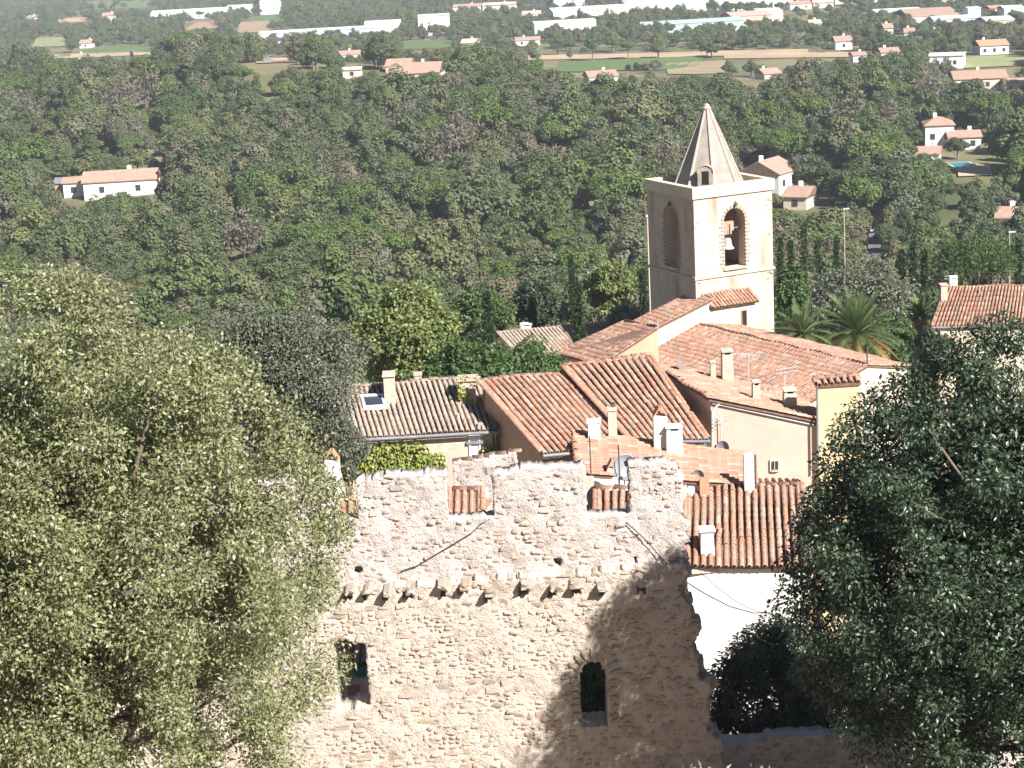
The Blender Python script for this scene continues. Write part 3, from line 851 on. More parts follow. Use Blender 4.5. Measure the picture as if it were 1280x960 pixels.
B2 = gable_house('tiled_house', 'house with broad mottled terracotta slope behind three white chimneys, higher of two joined roofs', eC0 + ub * .02, eC1, rC1, rC0 + ub * .02, 34.5, M_brownwall, M_tile_a, singles=300, spacing=.21, back=False)

# --- pink house
zC = P(888, 497, 61).z
c0 = P(888, 497, 61.0); c1 = PZ(826, 459, zC)
fdir = Vector((1, .03, 0)).normalized()
def along(px, p0, d):
    a, b = ray(px, 500)
    t = (a * p0.y - p0.x) / (d.x - a * d.y); return p0 + d * t
c2 = along(1050, c0, fdir); c2.z = P(1050, 531, c2.y).z
c3 = c1 + (c2 - c0); c3.z = c2.z
Ch = thing('pink_house', (c0.x + 2, 63.5, 33.5), 'pink rendered house with one small barred window and chimneys on its tiled lean-to roof', 'house')
m = MB(); bt = [Vector((p.x, p.y, 33.0)) for p in (c0, c2, c3, c1)]
k_ = [Vector((p.x, p.y, p.z - .12)) for p in (c0, c2, c3, c1)]
m.hexa(bt, k_).build('wall', M_pink, Ch)
sdir = (c1 - c0).normalized()
# columns of tiles run down to the right: eave on the right edge, ridge along the shaded side wall
o_ = .12
tiled_slope(Ch, c2 - sdir * o_ + fdir * .1, c3 + sdir * o_ + fdir * .1, c1 + sdir * o_ - fdir * .08, c0 - sdir * o_ - fdir * .08, 0, M_tile_a, .215)
SC = (c2, c3, c1, c0)
for (bx_, by_, tx, ty, w, d_, mm, cp) in ((910, 479, 910, 443, .42, .55, M_chim, 'slab'), (892, 476, 892, 454, .2, .3, M_chim, 'plain'), (946, 503, 946, 482, .28, .4, M_chim, 'slab'), (988, 511, 988, 492, .46, .5, M_cream, 'slab')):
    c = on_slope(bx_, by_, *SC); chimney(Ch, (c.x, c.y + .15), (w, d_), c.z - .3, P(tx, ty, c.y).z, mm, 0, cp)
c = on_slope(936, 480, *SC); antenna(Ch, c, 1.15, 2.5)
c = on_slope(981, 500, *SC); antenna(Ch, c, 1.2, .4)
MB().hexa(*[[on_slope(851 + dx, 466 + dy, *SC) + Z3 * z for dx, dy in ((-2, 0), (3, 0), (3, -3), (-2, -3))] for z in (-.05, .5)]).build('vent', M_zinc, Ch)
p = P(968, 581, 61.1); window(Ch, (p.x, c0.y + .05, p.z), .34, .42, (0, -1, 0), 'window', M_cream, M_glass)
br = MB()
for k in (-.08, 0, .08): br.tube([(p.x + k, c0.y - .06, p.z - .16), (p.x + k, c0.y - .06, p.z + .16)], .01, 4)
br.build('window_bar', M_iron, Ch)
g0, g1 = c0 - fdir * .05 - Z3 * .2, c2 - Z3 * .2
MB().tube([g0 + Vector((.1, -.05, 0)), g1 + Vector((0, -.05, 0))], .035, 6).build('cable_run', M_zinc, Ch)
MB().tube([g0 + Vector((.35, -.06, 0)), g0 + Vector((.1, -.06, -.25)), g0 + Vector((.06, -.06, -1.9)), g0 + Vector((-.6, -.1, -2.0))], .05, 8).build('downpipe', M_steel, Ch)
q = P(903, 561, 60.7); dish(Ch, (q.x, c0.y - .3, q.z), .28, (-.6, -.7, .35))
antenna(Ch, (q.x - .02, c0.y - .12, q.z), 1.1, 1.2)
q = P(879, 553, 60.3); dish(Ch, (q.x, q.y, q.z), .25, (-.5, -.7, .4))

# --- yellow block
y0 = P(1023, 479, 60.85); y1 = along(1076, y0, Vector((1, .05, 0)).normalized())
Yh = thing('yellow_house', (y0.x + 1, 61, 33), 'plain yellow rendered house end with a thin tile coping, half hidden by the dark tree', 'house')
zt_ = P(1023, 481, 60.85).z
MB().prism([(y0.x, y0.y), (y1.x, y1.y), (y1.x, y1.y + .4), (y0.x, y0.y + .4)], 32.5, zt_).build('wall', M_yellow, Yh)
tiled_slope(Yh, (y0.x - .1, y0.y - .1, zt_ + .02), (y1.x, y1.y - .1, zt_ + .02), (y1.x, y1.y + .45, zt_ + .10), (y0.x - .1, y0.y + .45, zt_ + .10), 0, M_tile_a)
MB().tube([(y0.x - .05, y0.y - .05, zt_ - .1), (y0.x - .05, y0.y - .05, zt_ - 3)], .04, 6).build('downpipe', M_zinc, Yh)

# --- low house between: tile columns run down to the right
ez = P(716, 541, 58.5).z
e_a, e_b = P(717, 541, 58.6), P(725, 590, 54.2)
e_d = P(940, 571, 58.6); e_c = P(944, 622, 54.4)
e_b.z = e_a.z - .25; e_c.z = e_d.z - .25
def fit(px, py, z): return PZ(px, py, z)
e_a = fit(717, 541, ez); e_b = fit(722, 592, ez); e_d = fit(941, 570, ez - 1.45); e_c = fit(944, 607, ez - 1.45)
Eh = thing('low_house', ((e_a.x + e_c.x) / 2, 56, 34), 'low house with a flat orange tile roof and white chimneys just behind the battlements', 'house')
tiled_slope(Eh, e_c, e_d, e_a, e_b, 300, M_tile_a, .215)
MB().hexa([Vector((p.x, p.y, 34)) for p in (e_b + Vector((.15, .1, 0)), e_c + Vector((-.15, .1, 0)), e_d + Vector((-.15, -.1, 0)), e_a + Vector((.15, -.1, 0)))], [p - Z3 * .14 for p in (e_b + Vector((.15, .1, 0)), e_c + Vector((-.15, .1, 0)), e_d + Vector((-.15, -.1, 0)), e_a + Vector((.15, -.1, 0)))]).build('wall', M_white, Eh)
SE = (e_c, e_d, e_a, e_b)
for (bx_, by_, ty, w, d_, mm, cp) in ((743, 549, 527, .42, .4, M_white, 'plain'), (766, 546, 512, .30, .36, M_chim, 'plain'), (826, 560, 519, .48, .5, M_white, 'tiles'), (843, 566, 537, .55, .5, M_white, 'slab')):
    c = on_slope(bx_, by_, *SE); chimney(Eh, (c.x, c.y), (w, d_), c.z - .35, P(bx_, ty, c.y).z, mm, 0, cp)
c = on_slope(768, 545, *SE); MB().tube([c, c + Z3 * 1.15], [.07, .07], 8).build('flue_pipe', M_iron, Eh)
q = on_slope(766, 590, *SE)
chimney(Eh, (q.x, q.y - .2), (.42, .42), q.z - 1.3, P(766, 583, q.y).z, M_white, 0, 'tiles')
q = P(782, 584, 53.0); dish(Eh, q, .40, (.25, -.95, .2))
for px, y0_, y1_ in ((738, 610, 545), (774, 600, 556)):
    q = P(px, y0_, 52.8); MB().tube([(q.x, q.y, 35.0), P(px - 1, y1_, 52.8)], .022, 5).build('antenna_mast', M_iron, Eh)
MB().tube([(q.x, q.y + .15, 35.0), (q.x, q.y + .15, P(780, 590, 53).z)], .03, 5).build('dish_pole', M_steel, Eh)
q = P(936, 600, 55.5); MB().box((q.x, q.y, (q.z + .85 + 35) / 2), (.3, .3, q.z + .85 - 35)).build('pillar', M_white, Eh)
MB().tube([(q.x + .2, q.y - .1, 35.0), (q.x + .2, q.y - .1, q.z + .85)], .03, 6).build('pipe', M_iron, Eh)

# --- house at the right end of the ruin, its tiles built one by one
zD = P(870, 706, 52).z
eD0, eD1 = PZ(855, 707, zD), PZ(1010, 708, zD)
rD0 = PZ(857, 607, zD + 1.2); rD1 = rD0 + (eD1 - eD0)
Dh = gable_house('white_house', 'white rendered house with bold terracotta barrel tiles, right of the ruined wall', eD0, eD1, rD1, rD0, 33.5, M_white, M_tile_a, singles=230, spacing=.225, gut=False)
sf = MB().box(((eD0.x + eD1.x) / 2, eD0.y + .16, zD - .20), (eD1.x - eD0.x, .30, .16)); sf.build('eave_board', M_cream, Dh)
vt = MB()
for px in (905, 912, 930, 936, 946, 958, 975): vt.box((P(px, 712, eD0.y).x, eD0.y + .02, zD - .2), (.06, .03, .05))
vt.build('eave_vent', M_white, Dh)
SD = (eD0, eD1, rD1, rD0)
c = on_slope(884, 690, *SD); chimney(Dh, (c.x, c.y), (.44, .42), c.z - .3, P(886, 662, c.y).z, M_white, 0, 'plain', taper=.8)
q = P(875, 606, 55.6); MB().box((q.x + .12, q.y - .1, q.z - .1), (.3, .28, .7)).build('clay_chimney', M_brick, Dh)
dish(Dh, (q.x - .05, q.y + .1, q.z + .22), .24, (-.5, -.7, .3))
q = P(905, 770, eD0.y + .2); window(Dh, (q.x + .1, eD0.y + .19, q.z), .5, .7, (0, -1, 0), 'shutter', M_white, M_white, bars=False)
cable('thin black wire sagging across the white house front below the eave', [P(x, y, eD0.y - .25) for x, y in ((876, 716), (895, 733), (920, 752), (945, 764), (975, 768), (1000, 766))], .012)

# --- tiled sheds just behind the battlements, seen through the gaps
zL = P(590, 655, 44.6).z
def shed(name, label, px0, px1, yt, yb, ywall, matl):
    a, b = PZ(px0, yb, zL - .1), PZ(px1, yb, zL - .1)
    r0, r1 = PZ(px0, yt, zL + .62), PZ(px1, yt, zL + .62)
    return gable_house(name, label, a, b, r1, r0, 36.5, M_brownwall, M_tile_a, singles=40, back=False, spacing=.2, gut=False)
L1 = shed('shed', 'little tiled lean-to roof seen through the middle battlement gap', 548, 604, 612, 668, 0, None)
L2 = shed('shed', 'little tiled lean-to roof with a white pier, seen through the right battlement gap', 744, 792, 613, 668, 0, None)
L3 = shed('shed', 'little tiled roof seen through the left battlement gap by the big tree', 424, 452, 626, 672, 0, None)
q = P(606, 650, 45.6); MB().box((q.x, q.y, q.z + .2), (.26, .3, 1.3)).build('pier', M_white, L1)
q = P(604, 627, 45.6); MB().tube([(q.x, q.y - .1, q.z - .15), (q.x + .08, q.y - .1, q.z + .15)], [.12, .16], 8).build('clay_pot', M_brick, L1)
q = P(738, 650, 45.2); MB().box((q.x, q.y, q.z + .3), (.26, .25, 1.7)).build('pier', M_chim, L2)
q = P(424, 640, 46.5); MB().box((q.x - .25, q.y + .3, q.z + .2), (.7, .4, 1.4)).build('pier', M_white, L3)
q = P(415, 575, 50.5); chimney(L3, (q.x, q.y), (.45, .4), 35.0, q.z, M_white, 0, 'tiles')
# stone gable with a sloping tile coping
gz0, gz1 = P(564, 579, 50), P(648, 565, 50)
Fh = thing('stone_gable', (gz0.x + .9, 50.3, 35), 'rubble stone gable wall with a sloping tile coping and a rendered flue at one end', 'wall')
zz0, zz1 = gz0.z, gz1.z
wall_grid('wall_core', gz0.x, gz1.x, zz0 - 5, zz1 + .1, 50.0, 50.4, lambda x, z: z < zz0 + (x - gz0.x) / (gz1.x - gz0.x) * (zz1 - zz0), Fh, step=.06)
for i, (a, m) in enumerate(lay_stones(gz0.x + .05, gz1.x - .05, zz0 - 1.2, zz1, lambda x, z: (z < zz0 - .06 + (x - gz0.x) / (gz1.x - gz0.x) * (zz1 - zz0)) & (x < gz1.x - .03) & (x > gz0.x + .1), lambda x, z: 50.0)):
    o = link('stone', STM[i % 8], Fh); o.matrix_local = Matrix.Translation(-Vector(Fh.location)) @ m
n = 6
for i in range(n):
    p = gz0.lerp(gz1, i / n); d = (gz1 - gz0).normalized()
    o = link('tile', TILE_ME, Fh); o.matrix_local = Matrix.Translation(-Vector(Fh.location)) @ frame(Vector((p.x, 50.15, p.z - .02)), d.cross(Z3), d) @ Matrix.Diagonal((1.7, .9, 1.0, 1))
p0, p1 = P(557, 572, 49.6), P(567, 612, 49.6)
MB().box(((p0.x + p1.x) / 2, 49.8, (p0.z + p1.z) / 2 - .3), (p1.x - p0.x, .3, p0.z - p1.z + .6)).build('flue', M_pink, Fh)

# --- little house front glimpsed through the broken window of the ruin
q = P(446, 842, 43.5)
Jh = thing('cottage', (q.x, 44.3, 37), 'white cottage front with lime panel and teal shutter glimpsed through the broken wall window', 'house')
MB().box((q.x, 44.3, 39.3), (3.4, 1.2, 5.4)).build('wall', M_white, Jh)
tiled_slope(Jh, (q.x - 1.8, 43.5, 42.06), (q.x + 1.8, 43.5, 42.06), (q.x + 1.8, 45.1, 42.5), (q.x - 1.8, 45.1, 42.5))
for px0, px1, py0, py1, mm, nm in ((433, 442, 822, 850, M_lime, 'panel'), (443, 457, 833, 846, M_teal, 'shutter'), (434, 450, 858, 868, M_brick, 'planter')):
    a, b = P(px0, py0, 43.6), P(px1, py1, 43.6)
    MB().box(((a.x + b.x) / 2, 43.64, (a.z + b.z) / 2), (b.x - a.x, .14, a.z - b.z)).build(nm, mm, Jh)

# ------------------------------------------------------------------ church
TH = R(25)
tu = Vector((math.cos(TH), math.sin(TH), 0)); tw = Vector((-math.sin(TH), math.cos(TH), 0))
TN = Vector((10.86, 104.0, 0)); S_ = 5.3
def T(a, b, z): v = TN + tu * a + tw * b; return Vector((v.x, v.y, z))
BT = thing('bell_tower', T(S_ / 2, S_ / 2, 26), 'square cream church bell tower with arched bell openings and a pointed octagonal spire', 'tower')
ZS, ZP0, ZP1 = 39.66, 44.28, 44.9      # string course, parapet foot and top
M_tower = mat('tower_render', (.46, .38, .29), (.56, .48, .37), scale=.9, bump=.25, bscale=10, rough=.93, stain=((.27, .20, .16), .7, .85, .54, (1.6, 1.6, .3)))
# shaft walls with arched openings, built as four thick walls around a hollow belfry
def arched_wall(m, o, d, n, L_, z0, z1, t, a0, a1, s0, s1, seg=8):
    """wall slab from o along d (length L_), outward normal n, with a round-headed hole a0..a1, sill s0, springing s1"""
    def pt(x, y, z): v = o + d * x - n * y; return (v.x, v.y, z)
    c, r = (a0 + a1) / 2, (a1 - a0) / 2
    hole = [(a0, s0), (a0, s1)] + [(c - math.cos(math.pi * k / seg) * r, s1 + math.sin(math.pi * k / seg) * r) for k in range(1, seg)] + [(a1, s1), (a1, s0)]
    for y, flip in ((0, 0), (t, 1)):
        quads = [[(0, z0), (a0, z0), (a0, z1), (0, z1)], [(a1, z0), (L_, z0), (L_, z1), (a1, z1)], [(a0, z0), (a1, z0), (a1, s0), (a0, s0)]]
        top = [h for h in hole[1:-1]]
        for i in range(len(top) - 1):
            quads.append([top[i], top[i + 1], (top[i + 1][0], z1), (top[i][0], z1)])
        for q in quads:
            vs_ = [pt(x, y, z) for x, z in q]
            m.add(vs_ if not flip else vs_[::-1], [(0, 1, 2, 3)])
    for i in range(len(hole)):
        (xa, za), (xb, zb_) = hole[i], hole[(i + 1) % len(hole)]
        m.add([pt(xa, 0, za), pt(xa, t, za), pt(xb, t, zb_), pt(xb, 0, zb_)], [(0, 1, 2, 3)])
    return hole
tm = MB()
t_ = .75
o1, o2, s0_, s1_ = 2.0, 3.42, 39.95, 42.75
walls = [(T(0, 0, 0), tu, -tw), (T(S_, 0, 0), tw, tu), (T(S_, S_, 0), -tu, tw), (T(0, S_, 0), -tw, -tu)]
holes_ = []
for o, d, n in walls:
    holes_.append(arched_wall(tm, o, d, n, S_, ZS, ZP0, t_, o1, o2, s0_, s1_))
tm.build('belfry_wall', M_tower, BT)
for o, d, n in walls[1:3]:  # infill added behind the far openings to keep daylight out of the belfry
    q = [o + d * a - n * b for a, b in ((o1 - .1, .82), (o2 + .1, .82), (o2 + .1, 1.0), (o1 - .1, 1.0))]
    MB().hexa([Vector((p.x, p.y, s0_ - .1)) for p in q], [Vector((p.x, p.y, ZP0 - .26)) for p in q]).build('added_light_block', M_chim, BT)
MB().prism([T(0.0, 0, 0), T(S_, 0, 0), T(S_, S_, 0), T(0, S_, 0)], 24.0, ZS).build('tower_base', M_tower, BT)
MB().prism([T(-.09, -.09, 0), T(S_ + .09, -.09, 0), T(S_ + .09, S_ + .09, 0), T(-.09, S_ + .09, 0)], ZS - .10, ZS + .06).build('string_course', M_chim, BT)
MB().prism([T(.004, .004, 0), T(S_ - .004, .004, 0), T(S_ - .004, S_ - .004, 0), T(.004, S_ - .004, 0)], ZP0 - .25, ZP0 + .02).build('tower_deck', M_spire, BT)
pm = MB()
for a0, a1, b0_, b1_ in ((-.12, S_ + .12, -.12, .30), (-.12, S_ + .12, S_ - .30, S_ + .12), (-.12, .30, .30, S_ - .30), (S_ - .30, S_ + .12, .30, S_ - .30)):
    pm.prism([T(a0, b0_, 0), T(a1, b0_, 0), T(a1, b1_, 0), T(a0, b1_, 0)], ZP0 - .02, ZP1)
pm.build('parapet', M_cream, BT)
# brick quoins around the bell openings, each a piece of its own
BRK = {}
for wi in (0, 3):
    o, d, n = walls[wi]
    def brick(x, z, w, h, ang=0):
        mm = MB()
        pts = []
        for a, b in ((-w / 2, -h / 2), (w / 2, -h / 2), (w / 2, h / 2), (-w / 2, h / 2)):
            xx = x + a * math.cos(ang) - b * math.sin(ang); zz = z + a * math.sin(ang) + b * math.cos(ang)
            pts.append((xx, zz))
        f_ = [o + d * xx + n * .035 + Z3 * zz for xx, zz in pts]; b_ = [o + d * xx - n * .05 + Z3 * zz for xx, zz in pts]
        mm.hexa(f_, b_).build('brick', M_quoin, BT)
    for k in range(13):
        z = s0_ + .12 + k * .215
        w = .34 if k % 2 else .2
        brick(o1 - w / 2, z, w, .11); brick(o2 + w / 2, z, w, .11)
    c_, r_ = (o1 + o2) / 2, (o2 - o1) / 2 + .1
    for k in range(11):
        an = math.pi * (k + .5) / 11
        brick(c_ + math.cos(an) * r_, s1_ + math.sin(an) * r_, .18, .15, an)
    MB().hexa([o + d * a + n * b + Z3 * (s0_ - .05) for a, b in ((o1 - .1, .14), (o2 + .1, .14), (o2 + .1, -.7), (o1 - .1, -.7))], [o + d * a + n * b + Z3 * (s0_ + .03) for a, b in ((o1 - .1, .14), (o2 + .1, .14), (o2 + .1, -.7), (o1 - .1, -.7))]).build('sill', M_cream, BT)
    p = o + d * (c_ + .05) + n * .14 + Z3 * (s1_ + 1.08)
    MB().tube([p - n * .14, p, p - Z3 * .12], .03, 6).lathe(p - Z3 * .1, [(.04, .06), (.10, 0), (.11, -.10), (.02, -.12)], 8).build('spotlight', M_iron, BT)
# bare bricks showing through the render at the corners
o, d, n = walls[0]
for k in range(26):
    x = random.choice((random.uniform(.05, .35), random.uniform(S_ - .4, S_ - .08))); z = random.choice((random.uniform(41.2, 43.0), random.uniform(38.6, 39.4), random.uniform(43.3, 44.0)))
    w = random.uniform(.12, .3); h = random.uniform(.04, .08); pts = ((x - w / 2, z), (x + w / 2, z), (x + w / 2, z + h), (x - w / 2, z + h))
    MB().hexa([o + d * a + n * .012 + Z3 * b for a, b in pts], [o + d * a - n * .03 + Z3 * b for a, b in pts]).build('brick', M_quoin, BT)
# bell with its yoke in the right-hand opening
bp_ = T((o1 + o2) / 2 - .16, .55, 0)
bl = MB().lathe((bp_.x, bp_.y, 41.05), [(.02, .62), (.16, .60), (.22, .50), (.24, .30), (.29, .12), (.40, 0.0), (.38, -.03), (.30, .03)], 16).build('bell', M_bell, BT, smooth=True)
MB().box((bp_.x, bp_.y, 42.35), (.75, .22, .55), TH).box((bp_.x, bp_.y, 41.98), (.5, .2, .2), TH).build('yoke', M_wood, bl)
ir = MB()
for k in (-.14, 0, .14): ir.tube([(bp_.x + k, bp_.y - .1, 41.66), (bp_.x + k, bp_.y - .1, 42.5)], .025, 4)
ir.build('bell_strap', M_iron, bl)
MB().tube([(bp_.x, bp_.y, 41.5), (bp_.x, bp_.y, 40.95)], [.03, .06], 6).build('clapper', M_iron, bl)
MB().tube([T(o1 - .2, .55, 42.2), T(o2 + .2, .55, 42.2)], .06, 6).build('axle', M_iron, bl)
# spire
SC_ = T(S_ / 2, S_ / 2, 0); ZA = 49.1; Rb = 2.12
sp = []; base_ring = []
for k in range(8):
    an = TH + math.pi / 8 + k * math.pi / 4
    base_ring.append(Vector((SC_.x + Rb * math.cos(an), SC_.y + Rb * math.sin(an), ZP0)))
tr_ = [Vector((SC_.x + (p.x - SC_.x) * .075, SC_.y + (p.y - SC_.y) * .075, ZA - .08)) for p in base_ring]
spire = MB().add(base_ring + tr_, [(k, (k + 1) % 8, 8 + (k + 1) % 8, 8 + k) for k in range(8)] + [tuple(range(8, 16))]).build('spire', M_spire, BT)
for k in range(8):
    MB().tube([base_ring[k], base_ring[k].lerp(tr_[k], .5), tr_[k]], [.10, .085, .06], 6).build('rib', M_rib, spire)
MB().lathe((SC_.x, SC_.y, ZA - .16), [(.05, -.05), (.26, .0), (.28, .10), (.20, .16), (.14, .30), (.02, .36)], 12).build('finial', M_rib, spire)
cr = MB().tube([(SC_.x, SC_.y, ZA + .1), (SC_.x, SC_.y, ZA + 1.75)], .022, 5)
cr.tube([(SC_.x - .22, SC_.y, ZA + 1.35), (SC_.x + .22, SC_.y, ZA + 1.35)], .02, 4)
cr.build('cross', M_iron, spire)
# dormer on the spire
dd = Vector((-.20, -.98, 0)).normalized(); dsd = Vector((-dd.y, dd.x, 0))
dc = SC_ + dd * 1.78
arc = [(-.45, 0), (.45, 0), (.45, 1.25)] + [(math.cos(a) * .45, 1.25 + math.sin(a) * .42) for a in np.linspace(0, math.pi, 9)[1:-1]] + [(-.45, 1.25)]
def dpt(x, y, z): return Vector((dc.x, dc.y, 0)) + dsd * x - dd * y + Z3 * (ZP0 + z)
fr_, bk_ = [dpt(x, -.2, z) for x, z in arc], [dpt(x, 1.3, z) for x, z in arc]
nA = len(arc)
dm = MB().add(fr_ + bk_, [tuple(range(nA))] + [(i, (i + 1) % nA, nA + (i + 1) % nA, nA + i) for i in range(nA)]).build('dormer', M_spire, spire)
MB().tube([dpt(x * 1.04, -.22, z) for x, z in arc[2:]], .05, 5).build('dormer_arch', M_rib, spire)
MB().hexa([dpt(-.2, -.215, .55), dpt(.2, -.215, .55), dpt(.2, -.1, .55), dpt(-.2, -.1, .55)], [dpt(-.2, -.215, 1.32), dpt(.2, -.215, 1.32), dpt(.2, -.1, 1.32), dpt(-.2, -.1, 1.32)]).build('dormer_dark_panel', M_dark, spire)  # solid dark panel, the shade of an opening is put into its colour

CHh = thing('church', T(2, -6, 27), 'cream church nave with broad terracotta roofs stepping down beside the bell tower', 'church')
# stair block and lean-to against the foot of the tower
def line_t(px, p0, d): return along(px, p0, d)
w0 = T(0, -.9, 0)
a_ = line_t(808, w0, tu); b_ = line_t(893, w0, tu); e_ = line_t(946, w0, tu)
za, zb2 = P(808, 418, a_.y).z, P(893, 374, b_.y).z
MB().add([(a_.x, a_.y, 30), (b_.x, b_.y, 30), (b_.x, b_.y, zb2 - .1), (a_.x, a_.y, za - .1)] + [tuple(Vector(q) + tw * 2.4) for q in ((a_.x, a_.y, 30), (b_.x, b_.y, 30), (b_.x, b_.y, zb2 - .1), (a_.x, a_.y, za - .1))], [(0, 1, 2, 3), (5, 4, 7, 6), (4, 0, 3, 7), (1, 5, 6, 2), (3, 2, 6, 7)]).build('stair_block', M_cream, CHh)
A0, A1 = Vector((a_.x, a_.y, za)), Vector((b_.x, b_.y, zb2))
tiled_slope(CHh, A0 + tw * 2.3 - tu * .15, A0 - tw * .08 - tu * .15, A1 - tw * .08, A1 + tw * 2.3, 0, M_tile_a, name='stair_roof')
# lean-to
zl_a, zl_b = P(890, 387, b_.y - .3).z, P(947, 375, e_.y - .3).z
zl = (zl_a + zl_b) / 2
MB().prism([b_ + tu * .02, e_, e_ + tw * 1.0, b_ + tw * 1.0 + tu * .02], 30, zl - .02).build('porch_wall', M_cream, CHh)
lq = [b_ - tw * .25 - tu * .1, e_ - tw * .25 + tu * .15, e_ + tw * .88 + tu * .15, b_ + tw * .88 - tu * .1]
lq = [Vector((p.x, p.y, z)) for p, z in zip(lq, (zl, zl, zl + .55, zl + .55))]
tiled_slope(CHh, *lq, 0, M_tile_a, name='porch_roof', spacing=.23)
dp_ = line_t(932, w0, tu); zd0, zd1 = P(932, 408, dp_.y).z, P(932, 387, dp_.y).z
window(CHh, Vector((dp_.x, dp_.y, (zd0 + zd1) / 2)), .40, zd1 - zd0, -tw, 'door', M_wood, M_dark, bars=False)
# nave
zr = P(900, 412, 101).z
n0 = PZ(896, 411, zr); n1 = PZ(1084, 457, zr)
nd = (n1 - n0).normalized(); nl = Vector((nd.y, -nd.x, 0))       # nl points to the camera's left
if nl.x > 0: nl = -nl
n0 = n0 - nd * 1.5
rw, dr = 7.6, 2.3
q0, q1 = n0 + nl * rw - Z3 * dr, n1 + nl * rw - Z3 * dr
rw2, dr2 = 2.9, .55
s0, s1 = n0 - nl * rw2 - Z3 * dr2, n1 - nl * rw2 - Z3 * dr2
tiled_slope(CHh, q0, q1, n1, n0, 0, M_tile_a, name='nave_roof', spacing=.22, expo=.36)
tiled_slope(CHh, s1, s0, n0 - Z3 * .005, n1 - Z3 * .005, 0, M_tile_a, name='nave_roof', spacing=.22, expo=.36, ridge=False)
MB().add([(p.x, p.y, 27) for p in (q0, q1, n1, s1, s0, n0)] + [p - Z3 * .14 + (SC_ - p).normalized() * 0 for p in (q0 - nl * .15, q1 - nl * .15, n1, s1 + nl * .15, s0 + nl * .15, n0)], [(0, 1, 7, 6), (1, 2, 8, 7), (2, 3, 9, 8), (3, 4, 10, 9), (4, 5, 11, 10), (5, 0, 6, 11)]).build('nave_wall', M_cream, CHh)
p = n1 + Z3 * .1; MB().tube([p, p + Z3 * .9], .04, 5).build('finial', M_iron, CHh)
# side chapel roof to the left
zc = P(740, 430, 98).z
f0, f1 = P(697, 441, 97), P(740, 455, 93.0)
f0 = PZ(697, 441, zc - .35); f1 = PZ(752, 456, zc - .35); f2 = PZ(822, 410, zc + 1.25); f3 = PZ(781, 402, zc + .9)
tiled_slope(CHh, f0, f1, f2, f3, 0, M_tile_a, name='chapel_roof')
MB().hexa([Vector((p.x, p.y, 28)) for p in (f0, f1, f2, f3)], [p - Z3 * .12 for p in (f0, f1, f2, f3)]).build('chapel_wall', M_brownwall, CHh)
p = P(822, 448, 99.5); MB().tube([p, P(822, 402, 99.5)], .03, 5).build('antenna_mast', M_steel, CHh)
for px in (801, 807, 812, 818, 824): MB().tube([P(px, 402, 104.5), P(px, 391 - (px - 800) * .2, 104.5)], .02, 4).build('railing_post', M_iron, CHh)

# --- house beyond the trees and house at the right edge
def house_from_px(name, label, e0p, e1p, r1p, r0p, zE, rise, zb, wallm, tilem, **k):
    return gable_house(name, label, PZ(*e0p, zE), PZ(*e1p, zE), PZ(*r1p, zE + rise), PZ(*r0p, zE + rise), zb, wallm, tilem, **k)
zG = P(690, 445, 112).z
Gh = house_from_px('grey_roofed_house', 'house with a pale grey-brown tile roof and small white chimney among the cypresses', (655, 452), (790, 437), (760, 404), (622, 416), zG, 1.6, 22, M_cream, M_tile_g, spacing=.24)
g = P(658, 410, 116.5); chimney(Gh, (g.x, g.y), (.8, .6), g.z - 1.0, P(658, 407, 116.5).z, M_white, 0, 'slab')
zH = P(1200, 410, 108).z
Hh = house_from_px('villa', 'house with a bright red-brown tile roof and rendered chimneys beyond the dark tree', (1164, 408), (1330, 404), (1330, 356), (1182, 360), zH, 2.0, 22, M_cream, M_tile_a, spacing=.22)
g = P(1179, 385, 110.0); chimney(Hh, (g.x, g.y), (.42, .6), g.z - .8, P(1179, 356, 110).z, M_chim, 0, 'plain')
g = P(1191, 358, 114); chimney(Hh, (g.x, g.y), (.5, .5), g.z - .6, P(1191, 348, 114).z, M_white, 0, 'slab')
antenna(Hh, P(1187, 372, 111), 1.4, .3)

